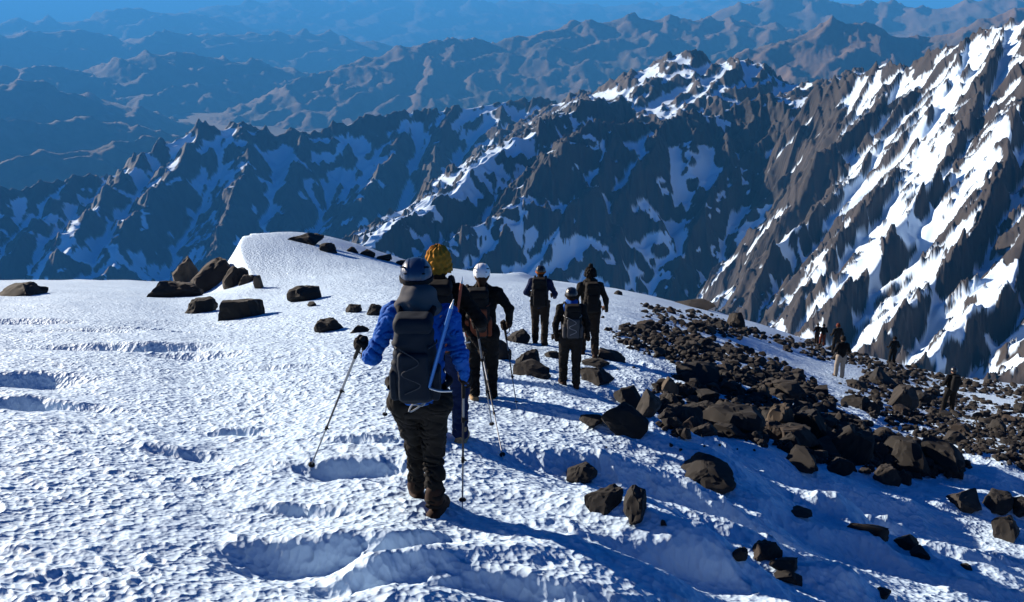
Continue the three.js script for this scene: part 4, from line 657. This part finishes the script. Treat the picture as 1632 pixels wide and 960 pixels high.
function iceAxe(label, bottom, top, material, hidden) {                // shaft with spike up and the head low, as carried on a pack
  const g = thing('ice_axe', label, 'ice axe'); g.position.copy(bottom); const d = top.clone().sub(bottom), L = d.length(), u = d.normalize(), P = (t) => u.clone().multiplyScalar(t);
  const shaft = rod(P(0.02), P(L - 0.06), 0.0135, 0.0125, 12); mesh('shaft', shaft, material, g);
  mesh('spike', rod(P(L - 0.065), P(L), 0.0125, 0.002, 8), K.steel, g);
  const s = V(1, 0, 0.2).addScaledVector(u, -u.x).normalize();
  mesh('pick', tube([P(0.015), P(0.02).addScaledVector(s, 0.07), P(0.05).addScaledVector(s, 0.15)], 0.008, 10, 6), K.steel, g);
  mesh('adze', tube([P(0.015), P(0.02).addScaledVector(s, -0.05), P(0.035).addScaledVector(s, -0.09)], 0.012, 8, 6), K.steel, g);
  return g;
}
// local place of a photo point on the plane through the feet, moved dz towards the camera
const localAt = (F) => (px, py, dz = 0) => { const d = ray(px, py), t = (F.z + dz) / d.z; return V(d.x * t - F.x, d.y * t - F.y, dz); };

{ // the hiker in blue
  const F = snowPoint(690, 814), q = localAt(F), j = {
    head: q(664, 446, -0.14), neck: q(667, 474, -0.06), shoulderL: q(627, 500, -0.02), shoulderR: q(714, 503, -0.02), chest: q(668, 530, 0.0), pelvis: q(669, 622, 0.04), elbowL: q(592, 571, 0.06), elbowR: q(733, 566, 0.06), handL: q(574, 549, -0.16), handR: q(739, 598, -0.10), hipL: q(645, 640, 0.03), hipR: q(694, 640, 0.03),
    kneeL: q(664, 715, -0.16), kneeR: q(690, 718, -0.05), ankleL: V(q(664, 780, -0.22).x, 0.105, -0.24), ankleR: V(q(692, 790, 0.06).x, 0.12, 0.05), toeL: V(q(660, 780, -0.22).x - 0.02, 0.04, -0.40), toeR: V(q(698, 800, 0).x + 0.02, 0.035, -0.13), look: 0.25,
  };
  const tipL = snowPoint(494, 747), tipR = snowPoint(737, 811), wL = j.handL.clone().add(F), wR = j.handR.clone().add(F); j.poleL = wL.clone().sub(tipL).normalize(); j.poleR = wR.clone().sub(tipR).normalize();
  const g = person({ label: 'person in blue jacket, black trousers and dark blue helmet walking with two poles', at: F, j, cell: 0.0085, fold: 0.0085, baggy: 0.92, hem: 0.0, wear: { jacket: K.blue, trousers: K.charcoal, boots: K.boot, gloves: K.glove, hair: K.blond }, head: helmet(K.helmetBlue, K.strap) });
  hoodCollar(g, j, K.grey, 0.01);
  const B = j.chest.clone().lerp(j.pelvis, 0.28).add(F).add(V(-0.005, 0, 0.125));
  backpack('dark blue grey backpack on the hiker in the blue jacket', B, 0.0, 1, { body: K.packBlue, lid: K.packBlue, pocket: K.packBlue, strap: K.strap, cord: K.packGrey }, { height: 0.265, width: 0.135, depth: 0.1 });
  const cordEnd = j.pelvis.clone().add(V(-0.02, 0.02, 0.2)); mesh('drawcord', tube([cordEnd.clone().add(V(0.09, 0.03, 0)), cordEnd.clone().add(V(0.06, -0.03, 0.01)), cordEnd.clone().add(V(0, -0.02, 0.01)), cordEnd.clone().add(V(-0.03, -0.08, 0)), cordEnd.clone().add(V(0.02, -0.05, 0.01)), cordEnd.clone().add(V(0.08, 0.0, 0))], 0.006, 24, 5), K.cord, g);
  iceAxe('ice axe with blue shaft strapped slantwise to the dark blue backpack', q(682, 622, 0.33).add(F), q(723, 477, 0.30).add(F), K.axeBlue);
  pole('slanting trekking pole held out in the raised glove of the hiker in blue', wL, tipL); pole('upright trekking pole in the lowered hand of the hiker in blue', wR, tipR);
}
{ // knit hat hiker, mostly behind the one in blue
  const F = snowPoint(716, 698), q = localAt(F), j = stance(0.3), top = q(700, 396).y, s = top / 1.80;
  const L = q(612, 598, -0.15).divideScalar(s), R = q(760, 560, -0.25).divideScalar(s); j.handL = V(-0.42, 1.0, -0.2); j.elbowL = V(-0.34, 1.14, 0.05); j.handR = V(R.x, 1.02, -0.25); j.elbowR = V(0.30, 1.14, 0.0);
  for (const k of ['head', 'neck', 'chest', 'pelvis', 'shoulderL', 'shoulderR', 'hipL', 'hipR', 'kneeL', 'ankleL', 'toeL']) j[k].x -= 0.06;
  const base = F, tl = snowPoint(612, 668), tr = snowPoint(785, 684), wl = j.handL.clone().multiplyScalar(s).add(base), wr = j.handR.clone().multiplyScalar(s).add(base); j.poleL = wl.clone().sub(tl).normalize(); j.poleR = wr.clone().sub(tr).normalize();
  const g = person({ label: 'person in mustard yellow knit hat and black jacket behind the hiker in blue', at: base, size: s, j, cell: 0.015, wear: { jacket: K.black, trousers: K.navy, boots: K.tan, gloves: K.glove, hair: K.darkHair }, head: beanie(K.mustard, null, 0.035) });
  backpack('black backpack worn by the person in the mustard knit hat', j.chest.clone().multiplyScalar(s).add(base).add(V(0, -0.06, 0.13)), 0.0, s, { body: K.packBlack, pocket: K.packRust, cord: K.packRust }, { height: 0.3, width: 0.15 });
  iceAxe('ice axe with red brown shaft upright on the black backpack', q(722, 548, 0.33).add(base), q(737, 441, 0.30).add(base), K.axeRed);
  pole('trekking pole seen left of the blue sleeve of the nearest hiker', wl, tl); pole('shorter of the two crossing poles below the white helmet hiker', wr, tr);
}
{ // white helmet hiker with the stretched arm
  const F = snowPoint(770, 636), q = localAt(F), j = stance(-0.25), s = q(762, 418).y / 1.79;
  const R = q(804, 520, -0.1).divideScalar(s); j.handR = R; j.elbowR = V(0.33, 1.20, 0.0); j.handL = V(-0.1, 1.0, 0.22); j.elbowL = V(-0.28, 1.16, 0.08);
  const tr = snowPoint(824, 651), tl = snowPoint(802, 732), wr = j.handR.clone().multiplyScalar(s).add(F), wl = j.handL.clone().multiplyScalar(s).add(F); j.poleR = wr.clone().sub(tr).normalize(); j.poleL = V(0, 1, 0.1);
  const hl = q(768, 562, 0.35); j.handL = V(hl.x / s, hl.y / s, 0.35); j.elbowL = V(-0.27, 1.15, 0.2); const wl2 = j.handL.clone().multiplyScalar(s).add(F); j.poleL = wl2.clone().sub(tl).normalize();
  person({ label: 'person in white helmet and black clothes reaching one arm out to a pole', at: F, size: s, j, cell: 0.015, wear: { jacket: K.black, trousers: K.black, boots: K.tan, gloves: K.glove, hair: K.darkHair }, head: helmet(K.helmetWhite, null) });
  backpack('rust orange backpack worn by the person in the white helmet', j.chest.clone().multiplyScalar(s).add(F).add(V(-0.05, -0.08, 0.12)), 0.1, s, { body: K.packBlack, pocket: K.packRust, lid: K.packBlack, cord: K.packRust }, { height: 0.28, width: 0.14 });
  pole('trekking pole in the stretched out hand of the white helmet hiker', wr, tr); pole('longer of the two crossing poles below the white helmet hiker', wl2, tl);
}
function walker(o) {
  const F = snowPoint(o.px, o.py), q = localAt(F), s = o.size ?? q(o.px, o.top).y / 1.80, j = stance(o.step ?? 0.4, o.joints?.());
  const g = person({ label: o.label, at: F, size: s, j, cell: o.cell ?? 0.018, far: o.far, turn: o.turn ?? 0, wear: o.wear, head: o.head, hem: o.hem });
  if (o.hood) hoodCollar(g, j, o.hood, 0.016);
  if (o.pack) { const b = j.chest.clone().add(V(0, -0.06, 0.12)).applyAxisAngle(V(0, 1, 0), o.turn ?? 0).multiplyScalar(s).add(F); backpack(o.packLabel, b, o.turn ?? 0, s, o.pack, { far: o.far, ...o.packShape }); }
  return { F, s, j, q };
}
walker({ label: 'person in blue sleeves and dark helmet, far left of the group of three', px: 860, py: 549, top: 421, step: 0.8, turn: -0.12, joints: () => ({ elbowL: V(-0.31, 1.14, -0.05), handL: V(-0.22, 1.05, -0.28), elbowR: V(0.31, 1.14, -0.05), handR: V(0.24, 1.02, -0.28) }), wear: { jacket: K.navy, trousers: K.brown, boots: K.olive, gloves: K.glove, hair: K.darkHair }, head: helmet(K.helmetBlack, K.orange), pack: { body: K.packBlack }, packLabel: 'black backpack worn by the person left in the group of three', packShape: { width: 0.165, height: 0.29 } });
walker({ label: 'person in black jacket and charcoal trousers, nearest of the group of three', px: 908, py: 614, top: 456, step: 0.15, turn: 0.05, joints: () => ({ elbowL: V(-0.27, 1.12, 0.02), handL: V(-0.28, 0.86, -0.08), elbowR: V(0.27, 1.12, 0.02), handR: V(0.28, 0.86, -0.08) }), wear: { jacket: K.black, trousers: K.charcoal, boots: K.boot, gloves: K.glove, hair: K.darkHair }, head: helmet(K.helmetBlack, K.brown), hood: K.blue, hem: -0.1, pack: { body: K.packBlack, pocket: K.packGrey, cord: K.cord }, packLabel: 'black and grey backpack with pale cords on the nearest of the group' });
walker({ label: 'person in bobble hat and olive grey jacket, right of the group of three', px: 938, py: 566, top: 424, step: 0.6, turn: 0.08, joints: () => ({ elbowL: V(-0.29, 1.14, 0), handL: V(-0.22, 1.0, -0.24), elbowR: V(0.3, 1.13, 0), handR: V(0.29, 0.9, -0.12) }), wear: { jacket: K.olive, trousers: K.brown, boots: K.boot }, head: beanie(K.charcoal, K.charcoal), hood: K.olive, hem: -0.12, pack: { body: K.charcoal }, packLabel: 'dark backpack worn by the person in the bobble hat' });
walker({ label: 'person in black jacket and pale trousers on the far snow', px: 1337, py: 601, top: 535, far: true, step: 0.3, cell: 0.026, wear: { jacket: K.black, trousers: K.stone, boots: K.boot, gloves: K.glove }, head: beanie(K.brown) });
walker({ label: 'person in grey brown jacket just behind the one in pale trousers', px: 1331, py: 565, top: 515, far: true, step: 0.3, cell: 0.03, wear: { jacket: K.olive, trousers: K.charcoal, boots: K.boot, gloves: K.glove }, head: beanie(K.rust) });
walker({ label: 'person in rust red trousers standing at the crest by the cliff', px: 1310, py: 551, top: 516, far: true, step: 0.5, cell: 0.035, wear: { jacket: K.black, trousers: K.rust, boots: K.boot, gloves: K.glove }, head: beanie(K.charcoal) });
walker({ label: 'person in brown jacket leftmost at the crest by the cliff', px: 1301, py: 548, top: 515, far: true, step: -0.5, cell: 0.035, wear: { jacket: K.brown, trousers: K.brown, boots: K.boot, gloves: K.glove }, head: beanie(K.brown) });
walker({ label: 'dark dressed person on the crest rocks before the pale snow face', px: 1421, py: 581, top: 536, far: true, step: 0.2, cell: 0.03, wear: { jacket: K.black, trousers: K.black, boots: K.boot, gloves: K.glove }, head: beanie(K.black) });
walker({ label: 'person all in black standing alone in the right rubble field', px: 1510, py: 657, top: 585, far: true, step: 0.5, cell: 0.026, wear: { jacket: K.black, trousers: K.charcoal, boots: K.boot, gloves: K.glove }, head: helmet(K.helmetBlack), pack: { body: K.packBlack }, packLabel: 'black backpack on the lone person in the rubble field' });
renderer.render(scene, camera);
